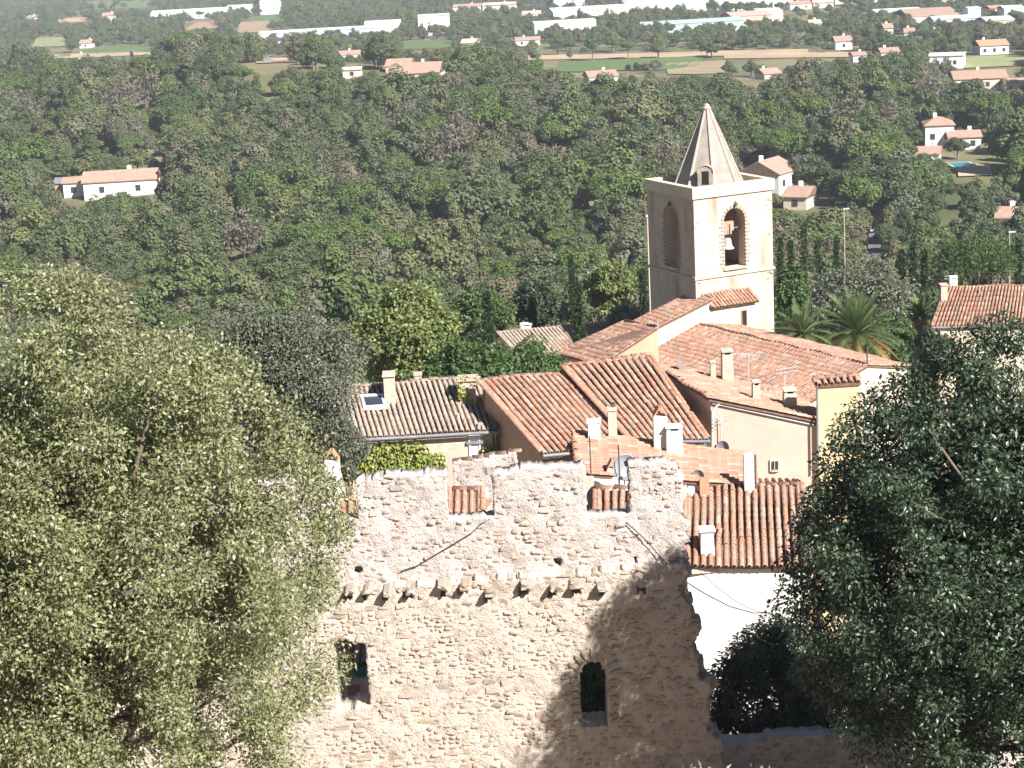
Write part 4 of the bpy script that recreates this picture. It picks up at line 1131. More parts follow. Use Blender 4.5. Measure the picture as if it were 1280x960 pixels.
# ------------------------------------------------------------------ far buildings on the plain and the hill
PROT = []        # what should stay in view: pixel box and distance
KEEP = []        # (x, y, radius) kept clear of trees
LANE = []        # (px0, px1, ynear, yfar) sight lanes kept clear, as ground quads
def clear_lane(c, w, length, back=None):
    """no trees on the building's plot and its open front garden, towards the village"""
    d = Vector((-c.x, -c.y)).normalized(); s = Vector((-d.y, d.x))
    a = Vector((c.x, c.y)) - d * (back or w * .4)
    LANE.append((a, d, s, length + (back or w * .4), w / 2))
def in_lane(x, y):
    r = np.zeros(np.shape(x), bool)
    for a, d, s, ln, hw in LANE:
        u = (x - a.x) * d.x + (y - a.y) * d.y; v = (x - a.x) * s.x + (y - a.y) * s.y
        r |= (u > 0) & (u < ln) & (np.abs(v) < hw)
    return r
def plain_house(label, px, py, wpx, h=3.2, depth=8.0, rz=0.0, wallm=None, roofm=None, rise=1.6, wins=3, chim=True, name='country_house', hip=False, zoff=0.0, lane=None, cat='house', overhang=.4, gable_win=False, prot=.66):
    """gabled or hipped house whose front foot is at pixel (px, py)"""
    g = PG(px, py); d = math.hypot(g.x, g.y)
    if cat == 'house' and d > 480: h *= .8
    w = wpx * d / FPX * 1.0
    base = Vector((g.x, g.y + depth / 2, gh(g.x, g.y + depth / 2) + zoff))
    t = thing(name, base, label, cat)
    ca, sa = math.cos(rz), math.sin(rz)
    def W(x, y, z): return (base.x + x * ca - y * sa, base.y + x * sa + y * ca, base.z + z)
    hx, hy = w / 2, depth / 2
    gx = 0 if not hip else min(hx, hy) * .95
    vs = [W(-hx, -hy, -2), W(hx, -hy, -2), W(hx, hy, -2), W(-hx, hy, -2), W(-hx, -hy, h), W(hx, -hy, h), W(hx, hy, h), W(-hx, hy, h)]
    fs = [(0, 1, 5, 4), (1, 2, 6, 5), (2, 3, 7, 6), (3, 0, 4, 7)]
    if not hip:
        vs += [W(-hx, 0, h + rise), W(hx, 0, h + rise)]; fs += [(4, 8, 7), (5, 6, 9)]
    wl = MB().add(vs, fs).build('wall', wallm or M_white, t)
    o = overhang; ez = h - o * rise / hy
    rv = [W(-hx - o, -hy - o, ez), W(hx + o, -hy - o, ez), W(hx + o, hy + o, ez), W(-hx - o, hy + o, ez), W(-hx - o + gx, 0, h + rise), W(hx + o - gx, 0, h + rise)]
    tk = .18
    rv2 = [(x, y, z + tk) for x, y, z in rv]
    fs = [(0, 1, 5, 4), (2, 3, 4, 5), (1, 2, 5), (3, 0, 4)]
    n = len(rv)
    fa = [tuple(i + n for i in f) for f in fs] + [f[::-1] for f in fs] + [(0, 1, 1 + n, n), (1, 2, 2 + n, 1 + n), (2, 3, 3 + n, 2 + n), (3, 0, n, 3 + n)]
    rf = MB().add(rv + rv2, fa).build('roof', roofm or M_tile_far, t)
    if chim:
        cxx = W(hx * random.uniform(-.5, .6), hy * .15, 0)
        MB().box((cxx[0], cxx[1], base.z + h + rise + .1), (.9, .8, 1.8)).build('chimney', M_white, rf)
    nv = (sa, -ca, 0)
    for k in range(wins):
        x = -hx + (k + .5) * w / wins
        window(t, W(x, -hy - .01, h * .5), min(1.2, w / wins * .5), min(1.4, h * .5), nv, 'window', M_shutter, M_glass)
    if gable_win:
        for y in (-hy * .45, hy * .45):
            window(t, W(-hx - .01, y, h * .55), 1.3, 1.7, (-ca, -sa, 0), 'window', M_shutter, M_glass)
    zs = [to_px(W(x, y, z)) for x in (-hx, hx) for y in (-hy, hy) for z in (0, h + rise * .8)]
    PROT.append((min(q[0] for q in zs), max(q[0] for q in zs), min(q[1] for q in zs), max(q[1] for q in zs) - prot * (max(q[1] for q in zs) - min(q[1] for q in zs)), g.y))
    p = Vector((base.x, base.y)); ang = math.degrees(math.atan2(CAM_H - base.z, d))
    clear_lane(Vector((base.x, base.y, 0)), w + 4, lane if lane is not None else 3.0 / math.tan(R(max(ang, 1.2))), back=depth / 2 + 3)
    return t
def shed_block(label, px, py, wpx, h=7.0, depth=25.0, rz=0.0, wallm=None, roofm=None, rise=1.2, bands=True, name='industrial_shed', lane=None, wins=0):
    t = plain_house(label, px, py, wpx, h, depth, rz, wallm or M_metalroof, roofm or M_metalroof, rise, wins, False, name, lane=(lane or 40) * .3, cat='warehouse', overhang=.25, prot=.8)
    return t

plain_house('long white farmhouse with a low tile roof on the wooded hillside', 150, 247, 88, h=3.8, depth=8, rz=.05, wallm=M_white, rise=1.9, wins=2, lane=16, name='farmhouse', prot=.25)
plain_house('small white outbuilding with low tile roof against the hillside farmhouse', 92, 247, 24, h=3.4, depth=6, rz=.05, wallm=M_white, rise=.9, wins=1, chim=False, lane=14, name='outbuilding')
plain_house('grey roofed open barn beside the hillside farmhouse', 82, 243, 26, h=2.6, depth=7, rz=.05, wallm=M_wood, roofm=M_zinc, rise=.8, wins=0, chim=False, lane=10, name='barn')
plain_house('white gabled house with dark shutters behind the church spire', 965, 243, 52, h=4.4, depth=9.5, rz=.95, wallm=M_white, rise=2.4, wins=2, lane=12, gable_win=True, prot=.2)
plain_house('low house with red tile roof below the white gabled house', 1006, 262, 30, h=2.6, depth=8, rz=-.5, wallm=M_cream, rise=1.5, wins=1, lane=12)
plain_house('hipped white villa with a square upper storey beyond the pine slope', 1178, 185, 34, h=5.6, depth=9, rz=-.15, wallm=M_white, rise=1.5, hip=True, wins=2, lane=18, name='villa')
plain_house('long low wing with tile roof beside the hipped white villa', 1208, 187, 38, h=3.0, depth=7, rz=-.1, wallm=M_white, rise=1.2, wins=2, lane=18, name='villa_wing')
plain_house('low pink-roofed house with white chimney near the blue pool', 1166, 206, 26, h=2.6, depth=7, rz=-.3, wallm=M_white, rise=1.2, wins=1, lane=14)
plain_house('pale long house with pinkish roof and yellow gable end on the plain', 1230, 112, 62, h=4.5, depth=16, rz=-.12, wallm=M_cream, rise=1.9, wins=4, lane=26)
plain_house('small pink-roofed annexe beside the yellow-gabled long house', 1272, 115, 26, h=3.4, depth=9, rz=-.12, wallm=M_cream, rise=1.2, wins=2, chim=False, lane=26, name='annexe')
plain_house('white block house with grey flat side on the edge of the pale field', 1190, 86, 40, h=6, depth=14, rz=-.3, wallm=M_white, roofm=M_metalroof, rise=.6, wins=2, chim=False, lane=40)
plain_house('small pale house between orchard trees on the plain', 1113, 76, 22, h=4.2, depth=9, wallm=M_cream, rise=1.4, wins=2, lane=34)
plain_house('tiny pale cottage with flat roof beside the orchard house', 1075, 78, 16, h=3.4, depth=8, wallm=M_white, rise=.9, wins=1, lane=30, name='cottage')
plain_house('little cream house with red roof standing alone in the grey trees', 1111, 48, 11, h=6, depth=9, wallm=M_cream, rise=1.6, wins=1, lane=45)
plain_house('orange-roofed house behind the poplar belt', 1055, 62, 20, h=4.5, depth=11, wallm=M_white, rise=1.8, wins=1, lane=40)
plain_house('white house with shallow roof beside three tall cypresses', 752, 105, 36, h=3.0, depth=10, rz=.15, wallm=M_white, roofm=M_tile_far, rise=1.5, wins=2, lane=30)
plain_house('long terracotta-roofed house in the middle of the wood', 520, 103, 64, h=3.2, depth=14, rz=-.12, wallm=M_cream, rise=2.6, wins=3, lane=34)
plain_house('small terracotta outbuilding behind the long woodland house', 500, 92, 30, h=3.0, depth=10, rz=-.12, wallm=M_white, rise=1.8, wins=1, chim=False, lane=10, name='outbuilding')
plain_house('white house with brown roof at the wood edge near the sheds', 436, 76, 26, h=3.6, depth=12, rz=.3, wallm=M_white, roofm=M_tile_far, rise=1.6, wins=1, lane=40)
plain_house('pink-roofed cottage beside a dark round tree among vineyards', 107, 60, 14, h=3.6, depth=11, wallm=M_white, rise=1.8, wins=1, lane=50)
plain_house('red-roofed cottage at the foot of the far wood', 98, 78, 18, h=3.4, depth=9, wallm=M_white, rise=1.5, wins=1, lane=44)
plain_house('pink house with white front standing by far cypresses', 135, 27, 13, h=6, depth=12, wallm=M_pink, rise=2.0, wins=1, lane=70)
plain_house('small orange-roofed house west of the poplars', 962, 100, 22, h=3.0, depth=8, rz=.3, wallm=M_cream, rise=1.5, wins=1, lane=34)
plain_house('white-walled house at the right edge above a tiled terrace', 1276, 292, 40, h=3.0, depth=9, rz=-.3, wallm=M_white, rise=1.2, wins=1, lane=14)
plain_house('yellowish flat-roofed house hidden in the middle wood', 440, 98, 22, h=3, depth=8, wallm=M_cream, roofm=M_cream, rise=.5, wins=1, chim=False, lane=30)
plain_house('orange-roofed double house by the far right field', 1243, 68, 34, h=4.5, depth=12, wallm=M_white, roofm=M_brick, rise=1.8, wins=3, lane=40)
plain_house('pale bungalow at the corner of the vineyard track', 660, 57, 30, h=3.4, depth=10, wallm=M_white, roofm=M_tile_far, rise=1.3, wins=2, lane=50, name='bungalow')
# works and shops on the plain
shed_block('row of white plastic greenhouse tunnels in front of a dark tree line', 236, 24, 92, h=5, depth=22, rz=.03, rise=2.4, lane=110, name='greenhouse')
shed_block('long narrow white shed beside the greenhouse tunnels', 300, 16, 30, h=5, depth=12, lane=120)
shed_block('white workshop with a raised middle bay near the greenhouses', 338, 18, 24, h=10, depth=14, rise=.8, lane=120, name='workshop')
shed_block('long lilac-grey industrial hall with white roof', 400, 53, 150, h=6.5, depth=24, rz=.06, wallm=M_greyroof, lane=60, rise=.8)
shed_block('white warehouse joined to the end of the lilac-grey hall', 478, 47, 44, h=8, depth=26, rz=.05, lane=60)
shed_block('plain white cube of a shop building beside a vineyard', 543, 44, 38, h=11, depth=20, rise=.5, lane=60, name='shop')
shed_block('white building with a row of small dark windows and a glazed corner', 706, 46, 76, h=7.5, depth=20, rz=.06, wallm=M_white, rise=.8, lane=60, wins=8, name='office_block')
shed_block('broad white-roofed hall behind the windowed office', 745, 30, 110, h=8, depth=50, rz=.06, lane=60, rise=1.5)
shed_block('pale low factory with grey roof behind the white halls', 712, 14, 38, h=8, depth=30, lane=70, rise=.8, roofm=M_greyroof)
shed_block('very long white hangar dominating the far works', 885, 18, 205, h=8.5, depth=40, rz=.07, lane=60, rise=1.6)
shed_block('long green-grey glass nursery shed in front of the hangar', 865, 41, 125, h=5, depth=16, rz=.08, wallm=M_greenroof, roofm=M_greenroof, rise=1.4, lane=50, name='nursery_shed')
shed_block('pink-roofed hall at the end of the green-grey shed', 938, 34, 50, h=6, depth=30, rz=.07, wallm=M_pink, roofm=mat('pink_sheet', (.56, .30, .26), (.62, .35, .30), scale=.2, coords='W'), lane=50, rise=1.6)
shed_block('grey works roof half hidden by the poplar tops', 962, 31, 30, h=7, depth=26, rz=.06, roofm=M_greyroof, lane=50)
shed_block('pale flat shed at the edge of the far works', 1075, 4, 60, h=8, depth=24, roofm=M_greyroof, lane=70)
shed_block('white low sheds behind the right-hand poplars', 1125, 27, 56, h=5, depth=26, lane=60, rz=.02)
shed_block('broad orange-roofed hall on the right of the plain', 1168, 33, 60, h=5, depth=40, wallm=M_white, roofm=M_tile_far, lane=50, rise=3)
shed_block('brown-roofed barn behind the orange hall', 1184, 14, 30, h=6, depth=26, wallm=M_chim, roofm=M_chim, lane=60, rise=2)
shed_block('white two-part shop front beside the orange hall', 1193, 37, 50, h=5, depth=14, lane=40)
shed_block('small bright white tower-like store', 1218, 34, 15, h=9, depth=12, lane=40, rise=.4)
shed_block('pink-fronted store at the right edge of the works', 1250, 42, 34, h=6, depth=18, wallm=M_pink, lane=44)
shed_block('row of white tanks and store at the far right', 1268, 29, 24, h=7, depth=14, lane=44)
shed_block('scarlet-roofed store behind the pink-fronted one', 1248, 26, 18, h=6, depth=16, wallm=M_white, roofm=M_brick, lane=30)
random.seed(21)
roof_words = ['terracotta', 'pinkish', 'brown', 'pale orange']
for i, (px, py, w, ww) in enumerate([(585, 14, 34, 'left of the works yard'), (625, 12, 40, 'beside the works yard'), (665, 24, 22, 'at the works yard gate'), (40, 27, 10, 'in the far left trees'), (1140, 50, 12, 'under the right-hand poplars'), (1020, 38, 14, 'behind the poplar belt'), (590, 62, 22, 'beside the clipped hedge'), (960, 5, 26, 'beyond the long hangar'), (1000, 12, 26, 'among cars beyond the long hangar'), (1030, 10, 24, 'next to the pale flat shed')]):
    plain_house('small %s-roofed house %s' % (roof_words[i % 4], ww), px, py, w, h=4.2, depth=12, rz=random.uniform(-.2, .2), wallm=[M_white, M_cream][i % 2], roofm=[M_tile_far, M_pink, M_chim, M_tile_far][i % 4], rise=1.6, wins=2, lane=60)

# ------------------------------------------------------------------ fields, roads, clearings
FIELDS = []
def field(name, quad, c1, c2, scale=.05, lift=.35):
    w = [PG(*q) for q in quad]
    n = 12
    vs_, fs_ = [], []
    for i in range(n + 1):
        for j in range(n + 1):
            s_, t_2 = i / n, j / n
            if name == 'clearing':        # ragged round outline
                X, Y_ = 2 * s_ - 1, 2 * t_2 - 1; wob = 1 + .16 * math.sin(5 * math.atan2(Y_, X) + w[0].x) + .1 * math.sin(9 * math.atan2(Y_, X))
                s_, t_2 = .5 + .5 * X * math.sqrt(1 - Y_ * Y_ / 2) * wob, .5 + .5 * Y_ * math.sqrt(1 - X * X / 2) * wob
            a, b = w[0].lerp(w[1], s_), w[3].lerp(w[2], s_); p = a.lerp(b, t_2)
            vs_.append((p.x, p.y, gh(p.x, p.y) + lift))
    for i in range(n):
        for j in range(n): fs_.append((i * (n + 1) + j, (i + 1) * (n + 1) + j, (i + 1) * (n + 1) + j + 1, i * (n + 1) + j + 1))
    o = MB().add(vs_, fs_).build(name, mat(name + '_ground', c1, c2, scale=scale, coords='W', rough=.95, spec=.1))
    if name != 'clearing': PROT.append((min(q[0] for q in quad) + 3, max(q[0] for q in quad) - 3, min(q[1] for q in quad), max(q[1] for q in quad) - 2.5, min(p.y for p in w)))
    tag(o, kind='structure'); FIELDS.append([(p.x, p.y) for p in w])
GRN, GRN2, SOIL, TAN = (.085, .13, .045), (.11, .16, .06), (.34, .23, .15), (.42, .33, .22)
field('field', [(500, 63), (566, 61), (564, 50), (500, 53)], GRN, GRN2)
field('field', [(690, 90), (872, 83), (880, 70), (700, 78)], GRN, GRN2)
field('bare_field', [(835, 94), (905, 92), (912, 76), (832, 80)], (.20, .20, .10), SOIL)
field('track', [(660, 76), (1010, 68), (1010, 62), (660, 70)], TAN, SOIL)
field('bare_field', [(905, 74), (1060, 72), (1060, 66), (905, 68)], TAN, SOIL)
field('field', [(1205, 86), (1290, 82), (1290, 69), (1205, 72)], (.22, .24, .11), (.28, .28, .14))
field('field', [(64, 72), (190, 66), (190, 56), (130, 58)], GRN, GRN2)
field('bare_field', [(66, 74), (190, 69), (190, 65), (66, 69)], SOIL, TAN)
field('bare_field', [(230, 38), (272, 36), (272, 26), (245, 29)], SOIL, (.30, .20, .13))
field('bare_field', [(296, 42), (336, 40), (336, 26), (300, 28)], (.24, .19, .13), SOIL)
field('field', [(310, 27), (352, 25), (352, 19), (310, 21)], GRN, GRN2)
field('field', [(95, 13), (185, 10), (200, 1), (100, 3)], (.10, .14, .08), GRN2)
field('bare_field', [(70, 29), (108, 28), (108, 22), (75, 23)], SOIL, TAN)
field('meadow', [(40, 60), (80, 58), (85, 46), (45, 48)], (.20, .21, .10), (.26, .25, .13))
field('clearing', [(190, 212), (232, 208), (226, 184), (196, 188)], (.17, .16, .075), (.24, .20, .11), lift=.2)
field('clearing', [(822, 208), (850, 206), (848, 186), (818, 188)], (.24, .19, .11), SOIL, lift=.2)
field('terrace', [(1198, 222), (1240, 220), (1236, 205), (1196, 208)], TAN, (.5, .42, .33), lift=.3)
field('road', [(1083, 330), (1101, 326), (1101, 270), (1088, 272)], (.12, .12, .13), (.16, .16, .17), lift=.25)
field('road', [(330, 78), (342, 76), (318, 58), (306, 60)], (.16, .16, .18), (.22, .22, .24), lift=.4)
field('yard', [(320, 80), (372, 78), (372, 72), (330, 73)], SOIL, TAN, lift=.3)
p = PG(1203, 209)
pool = thing('swimming_pool', p, 'small bright blue pool on the villa terrace', 'pool')
MB().box((p.x, p.y, p.z + .35), (5.6, 9, .5)).build('surround', M_cream, pool); MB().box((p.x, p.y, p.z + .56), (4.8, 8, .12)).build('water', M_pool, pool)
def in_fields(x, y):
    r = np.zeros(np.shape(x), bool)
    for q in FIELDS:
        ins = np.ones(np.shape(x), bool); s = 0
        ar = sum(q[i][0] * q[(i + 1) % 4][1] - q[(i + 1) % 4][0] * q[i][1] for i in range(4))
        for i in range(4):
            (x0, y0_), (x1, y1_) = q[i], q[(i + 1) % 4]
            ins &= ((x1 - x0) * (y - y0_) - (y1_ - y0_) * (x - x0)) * np.sign(ar) > 0
        r |= ins
    return r
# lamp post and masts beyond the church
for (px, y0_, y1_, Y, lab) in ((1057, 290, 261, 210, 'slender grey lamp post standing among trees by the road'), (811, 345, 270, 125, 'tall thin white mast standing left of the bell tower'), (1264, 330, 290, 190, 'grey street lamp with a round head at the right edge')):
    a, b = P(px, y0_, Y), P(px - 2, y1_, Y)
    g = gh(a.x, Y)
    t = thing('lamp_post', (a.x, Y, g), lab, 'lamp post')
    MB().tube([(a.x, Y, g - .2), (b.x, Y, b.z)], [.07, .045], 8).build('post', M_chim, t)
    MB().box((b.x + .25, Y, b.z), (.7, .18, .14)).build('lamp_head', M_steel, t)
# car on the road
p = PG(1089, 291)
car = thing('parked_car', p, 'small white car parked on the road among the trees', 'car')
cb = MB().box((p.x, p.y, p.z + .95), (1.7, 4.0, .55), .1).box((p.x, p.y + .2, p.z + 1.45), (1.45, 2.2, .5), .1, .8); cb.build('body', M_white, car)
wl_ = MB()
for sx in (-.75, .75):
    for sy in (-1.2, 1.2): MB().tube([(p.x + sx - .1, p.y + sy, p.z + .62), (p.x + sx + .1, p.y + sy, p.z + .62)], .32, 10).build('wheel', M_iron, car)

# ------------------------------------------------------------------ trees near the camera
# big pale-leaved tree on the left
lc = P(95, 720, 27.5)
ex = []
for (px, py, Y) in ((60, 350, 28), (95, 345, 28), (140, 372, 28), (20, 345, 28), (110, 390, 27.5), (180, 425, 28), (225, 430, 28), (270, 440, 28), (290, 455, 28.5), (330, 490, 28.5), (360, 520, 28.5), (385, 555, 29), (405, 590, 29), (415, 620, 29.5), (420, 650, 29.5), (412, 690, 29.5), (400, 720, 29.5), (375, 760, 29), (405, 815, 29), (385, 850, 28.5), (350, 800, 28), (345, 880, 28), (330, 930, 28), (350, 940, 28), (300, 700, 27), (330, 640, 27.5), (60, 420, 27), (200, 480, 27), (280, 530, 27), (50, 920, 26), (100, 940, 26), (250, 900, 27), (360, 560, 28), (340, 610, 28), (375, 650, 28.5), (340, 740, 28), (300, 820, 27.5), (150, 440, 27), (240, 470, 27.5)):
    for k in range(2):
        v = P(px - 8 + random.uniform(-9, 9), py + 14 + random.uniform(-9, 9), Y + random.uniform(-.4, .4)); ex.append((v.x, v.y, v.z))
gb = gh(lc.x - .6, 27.5)
LT, _ = add_tree('hackberry_tree', 'large pale green leafy tree in full sun in front of the ruined wall', (lc.x - .6, 27.5, gb), (lc.x, lc.y, lc.z), (3.7, 3.3, 4.2), 420, .52, 400, (.080, .042), M_leaf_left, .28, ljit=.9, droop=.34, count=45, fill=.35, extra=ex, shell=.25, jit=.10, trunk_top=.1)
def thicken(tree, c, rxyz, n, per, leaf, m):  # core of larger leaves added to block light coming through the crown
    v, f, q = leaves(clump_cloud(c, *rxyz, n, fill=.1), np.full(n, .6), per, leaf[0], leaf[1], droop=.3, shell=.2)
    link('light_block_core', np_mesh('light_block_core', v, f, q, mats=[m]), tree)
thicken(LT, (lc.x - .3, lc.y + .6, lc.z - .2), (2.9, 2.2, 3.5), 150, 110, (.16, .085), M_leaf_left)
# big dark tree on the right
rc_ = P(1225, 690, 33.0)
ex = []
for (px, py, Y) in ((1245, 410, 33), (1215, 425, 33), (1180, 445, 33), (1140, 470, 33), (1110, 490, 33), (1085, 510, 33), (1060, 540, 33), (1040, 575, 33), (1025, 615, 33), (1010, 660, 33), (1000, 700, 33), (998, 745, 33), (1005, 785, 33.5), (1030, 820, 33.5), (1270, 420, 33), (1230, 470, 32), (1150, 520, 31.5), (1090, 600, 31.5), (1060, 700, 31.5), (1120, 850, 32), (1060, 880, 33.5), (1040, 850, 34), (1080, 860, 34), (1120, 880, 34), (1160, 900, 33), (1200, 900, 33), (1240, 920, 33), (1100, 830, 34), (1015, 840, 34.5), (1050, 800, 34), (1090, 790, 34), (1050, 640, 34), (1045, 690, 34), (1048, 740, 34.3), (1060, 600, 34), (1075, 660, 34), (1080, 720, 34), (1095, 560, 34), (1030, 730, 34.3)):
    for k in range(2):
        v = P(px + 2 + random.uniform(-8, 8), py + 5 + random.uniform(-8, 8), Y + random.uniform(-.4, .4)); ex.append((v.x, v.y, v.z))
RT, _ = add_tree('dark_tree', 'large dark green tree with glossy leaves shading the right end of the wall', (rc_.x + 1.4, 33, gh(rc_.x + 1.4, 33)), (rc_.x + 1.5, 33, rc_.z - .55), (4.7, 3.4, 4.5), 640, .48, 330, (.105, .048), M_leaf_right, .3, ljit=.75, droop=.35, count=60, fill=.22, extra=ex, shell=.4, jit=.08, trunk_top=.2)
thicken(RT, (rc_.x + 1.2, 33.4, rc_.z - .6), (3.9, 2.4, 3.9), 220, 130, (.18, .085), M_leaf_right)
# shrub in the shade behind the wall end, with reddish shoots
q = P(945, 860, 41.5)
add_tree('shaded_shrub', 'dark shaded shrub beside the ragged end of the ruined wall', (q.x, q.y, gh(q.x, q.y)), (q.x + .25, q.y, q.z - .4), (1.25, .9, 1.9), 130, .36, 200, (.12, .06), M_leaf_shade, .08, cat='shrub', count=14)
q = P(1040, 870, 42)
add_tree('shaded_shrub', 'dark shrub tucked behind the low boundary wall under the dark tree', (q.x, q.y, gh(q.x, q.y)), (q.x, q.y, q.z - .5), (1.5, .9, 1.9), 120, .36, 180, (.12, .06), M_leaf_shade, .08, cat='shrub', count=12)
q = P(953, 812, 42.6)
add_tree('reddish_shrub', 'sunlit shrub with reddish leaves in front of the white house', (q.x, q.y, gh(q.x, q.y)), (q.x, q.y, q.z), (.62, .5, .42), 26, .2, 90, (.08, .04), M_leaf_red, .06, cat='shrub', count=8)
q = P(744, 872, 41.0)
add_tree('shaded_shrub', 'green leafy shrub filling the space behind the arched window of the ruin', (q.x, q.y, gh(q.x, q.y)), (q.x, q.y + .3, q.z - .2), (.95, .6, 1.4), 120, .28, 160, (.11, .07), M_leaf_bright, .06, cat='shrub', count=10)
# shoots at the lower edge of the picture
for i, (px, py) in enumerate(((873, 958), (905, 960), (949, 956))):
    q = P(px, py + 6, 16); g = gh(q.x, 16)
    t = thing('shrub', (q.x, 16, g), 'pale tipped upright shoots of a shrub on the slope below', 'shrub', 'pale shoots on the slope')
    cc = [(q.x + random.gauss(0, .05), 16 + random.gauss(0, .05), q.z - k * .07) for k in range(int(max(3, (q.z - g) / .07)))]
    v, f, qq = leaves(np.array(cc), np.full(len(cc), .07), 10, .07, .022, droop=-.4, shell=.2)
    link('crown', np_mesh('crown', v, f, qq, mats=[M_leaf_blue]), t)
    MB().tube([(q.x, 16, g - .1), (q.x, 16, q.z)], [.02, .006], 5).build('stem', M_bark, t)

# ------------------------------------------------------------------ trees around the village
def mid_tree(name, label, px0, px1, pyt, pyb, Y, leafm, nclump=70, per=90, leaf=(.2, .13), r0=.2, **k):
    a, b = P(px0, (pyt + pyb) / 2, Y), P(px1, (pyt + pyb) / 2, Y)
    zt, zb_ = P((px0 + px1) / 2, pyt, Y).z, P((px0 + px1) / 2, pyb, Y).z
    c = ((a.x + b.x) / 2, Y, (zt + zb_) / 2); rx, rz_ = (b.x - a.x) / 2, (zt - zb_) / 2
    KEEP.append((c[0], Y, rx + 1.5))
    return add_tree(name, label, (c[0], Y, gh(c[0], Y)), c, (rx * .86, rx * .8, rz_ * .86), nclump, rx * k.pop('cr', .28), per, leaf, leafm, r0, **k)
mid_tree('holm_oak', 'grey-green evergreen oak between the pale tree and the stone house', 268, 455, 362, 590, 57, M_leaf_grey, 190, 260, (.11, .06), .3, count=30, cr=.25)
mid_tree('grey_bush', 'rounded grey-green bush in front of the left end of the stone house', 400, 462, 520, 600, 56, M_leaf_grey, 40, 150, (.10, .05), .12, count=12)
mid_tree('plane_tree', 'yellow-green plane tree behind the stone house', 432, 585, 360, 480, 84, M_leaf_plane, 120, 170, (.19, .16), .3)
mid_tree('plane_tree', 'shorter yellow-green plane tree leaning toward the stone house chimneys', 470, 560, 395, 490, 79, M_leaf_plane, 60, 150, (.18, .15), .22)
mid_tree('mulberry_tree', 'bright green broad-leaved tree just behind the stone house ridge', 535, 640, 425, 500, 78, M_leaf_bright, 80, 160, (.17, .14), .2)
mid_tree('mulberry_tree', 'bright green broad-leaved tree next to the chapel roof', 610, 712, 432, 490, 80, M_leaf_bright, 70, 150, (.17, .14), .2)
mid_tree('round_tree', 'round yellow-green tree with dark trunk left of the tower foot', 728, 796, 322, 388, 140, M_leaf_plane, 60, 130, (.28, .2), .2)
mid_tree('silver_shrub', 'silvery spiky shrub behind the chapel roof', 756, 814, 376, 416, 112, M_leaf_blue, 30, 110, (.3, .08), .1, droop=0.0, cat='shrub')
mid_tree('bright_shrub', 'bright green shrub right of the tower foot', 965, 1012, 330, 400, 122, M_leaf_bright, 40, 110, (.24, .18), .15, cat='shrub')
mid_tree('grey_oak', 'broad grey-green oak behind the palms', 1000, 1148, 325, 425, 128, M_leaf_grey, 110, 150, (.26, .15), .35)
mid_tree('garden_bush', 'light green bush behind the palm trunks', 1090, 1140, 385, 450, 108, M_leaf_bright, 30, 110, (.2, .15), .12, cat='shrub')
mid_tree('garden_bush', 'dark bush in front of the red-brown villa roof', 1140, 1200, 408, 470, 100, M_leaf_shade, 34, 110, (.2, .14), .12, cat='shrub')
mid_tree('round_oak', 'dark round oak on the slope left of the cypresses', 640, 700, 340, 420, 135, M_leaf_shade, 60, 120, (.28, .2), .2)
mid_tree('round_oak', 'mid green oak below the wood behind the plane trees', 560, 640, 360, 430, 130, M_leaf_bright, 60, 120, (.28, .2), .2)
def umbrella_pine(label, px0, px1, pyt, pyb, Y):
    a, b = P(px0, pyt, Y), P(px1, pyt, Y); zt, zb_ = P((px0 + px1) / 2, pyt, Y).z, P((px0 + px1) / 2, pyb, Y).z
    c = ((a.x + b.x) / 2, Y, (zt * .45 + zb_ * .55)); rx = (b.x - a.x) / 2
    KEEP.append((c[0], Y, rx))
    return add_tree('umbrella_pine', label, (c[0], Y, gh(c[0], Y)), c, (rx * .9, rx * .8, (zt - zb_) * .55), 80, rx * .2, 130, (.3, .10), M_leaf_bright if px0 > 1100 else M_leaf_grey, .3, low=-.15, droop=.1, cat='tree')
umbrella_pine('wide bright green umbrella pine above the right-hand villa', 1150, 1285, 300, 350, 150)
umbrella_pine('umbrella pine with bare trunk behind the church spire', 905, 962, 162, 195, 470)
umbrella_pine('lighter umbrella pine on the slope beyond the spire', 1010, 1060, 108, 135, 640)
def cypress(label, px, pyt, pyb, wpx, Y, n=36):
    top, bot = P(px, pyt, Y), P(px, pyb, Y)
    g = gh(top.x, Y); rad = wpx * Y / FPX / 2
    t = thing('cypress', (top.x, Y, g), label, 'tree', 'cypresses')
    KEEP.append((top.x, Y, rad + 1.5))
    zz = np.linspace(g + 1.0, top.z - .3, n); s = (zz - zz[0]) / (zz[-1] - zz[0])
    pr = rad * np.sqrt(np.clip(1 - s, 0, 1)) ** .9 * np.clip(.55 + s * 2.2, 0, 1)
    an = rng.random(n) * 6.28
    cen = np.stack([top.x + np.cos(an) * pr * .35, Y + np.sin(an) * pr * .35, zz], 1)
    v, f, q = leaves(cen, np.maximum(pr * .75, .15), 150, max(.25, rad * .22), max(.08, rad * .08), droop=-.65, shell=.4, squash=1.6, jit=.25)
    link('crown', np_mesh('crown', v, f, q, mats=[M_leaf_cyp]), t)
    MB().tube([(top.x, Y, g - .2), (top.x, Y, top.z - .8)], [rad * .22, .03], 6).build('trunk', M_bark, t)
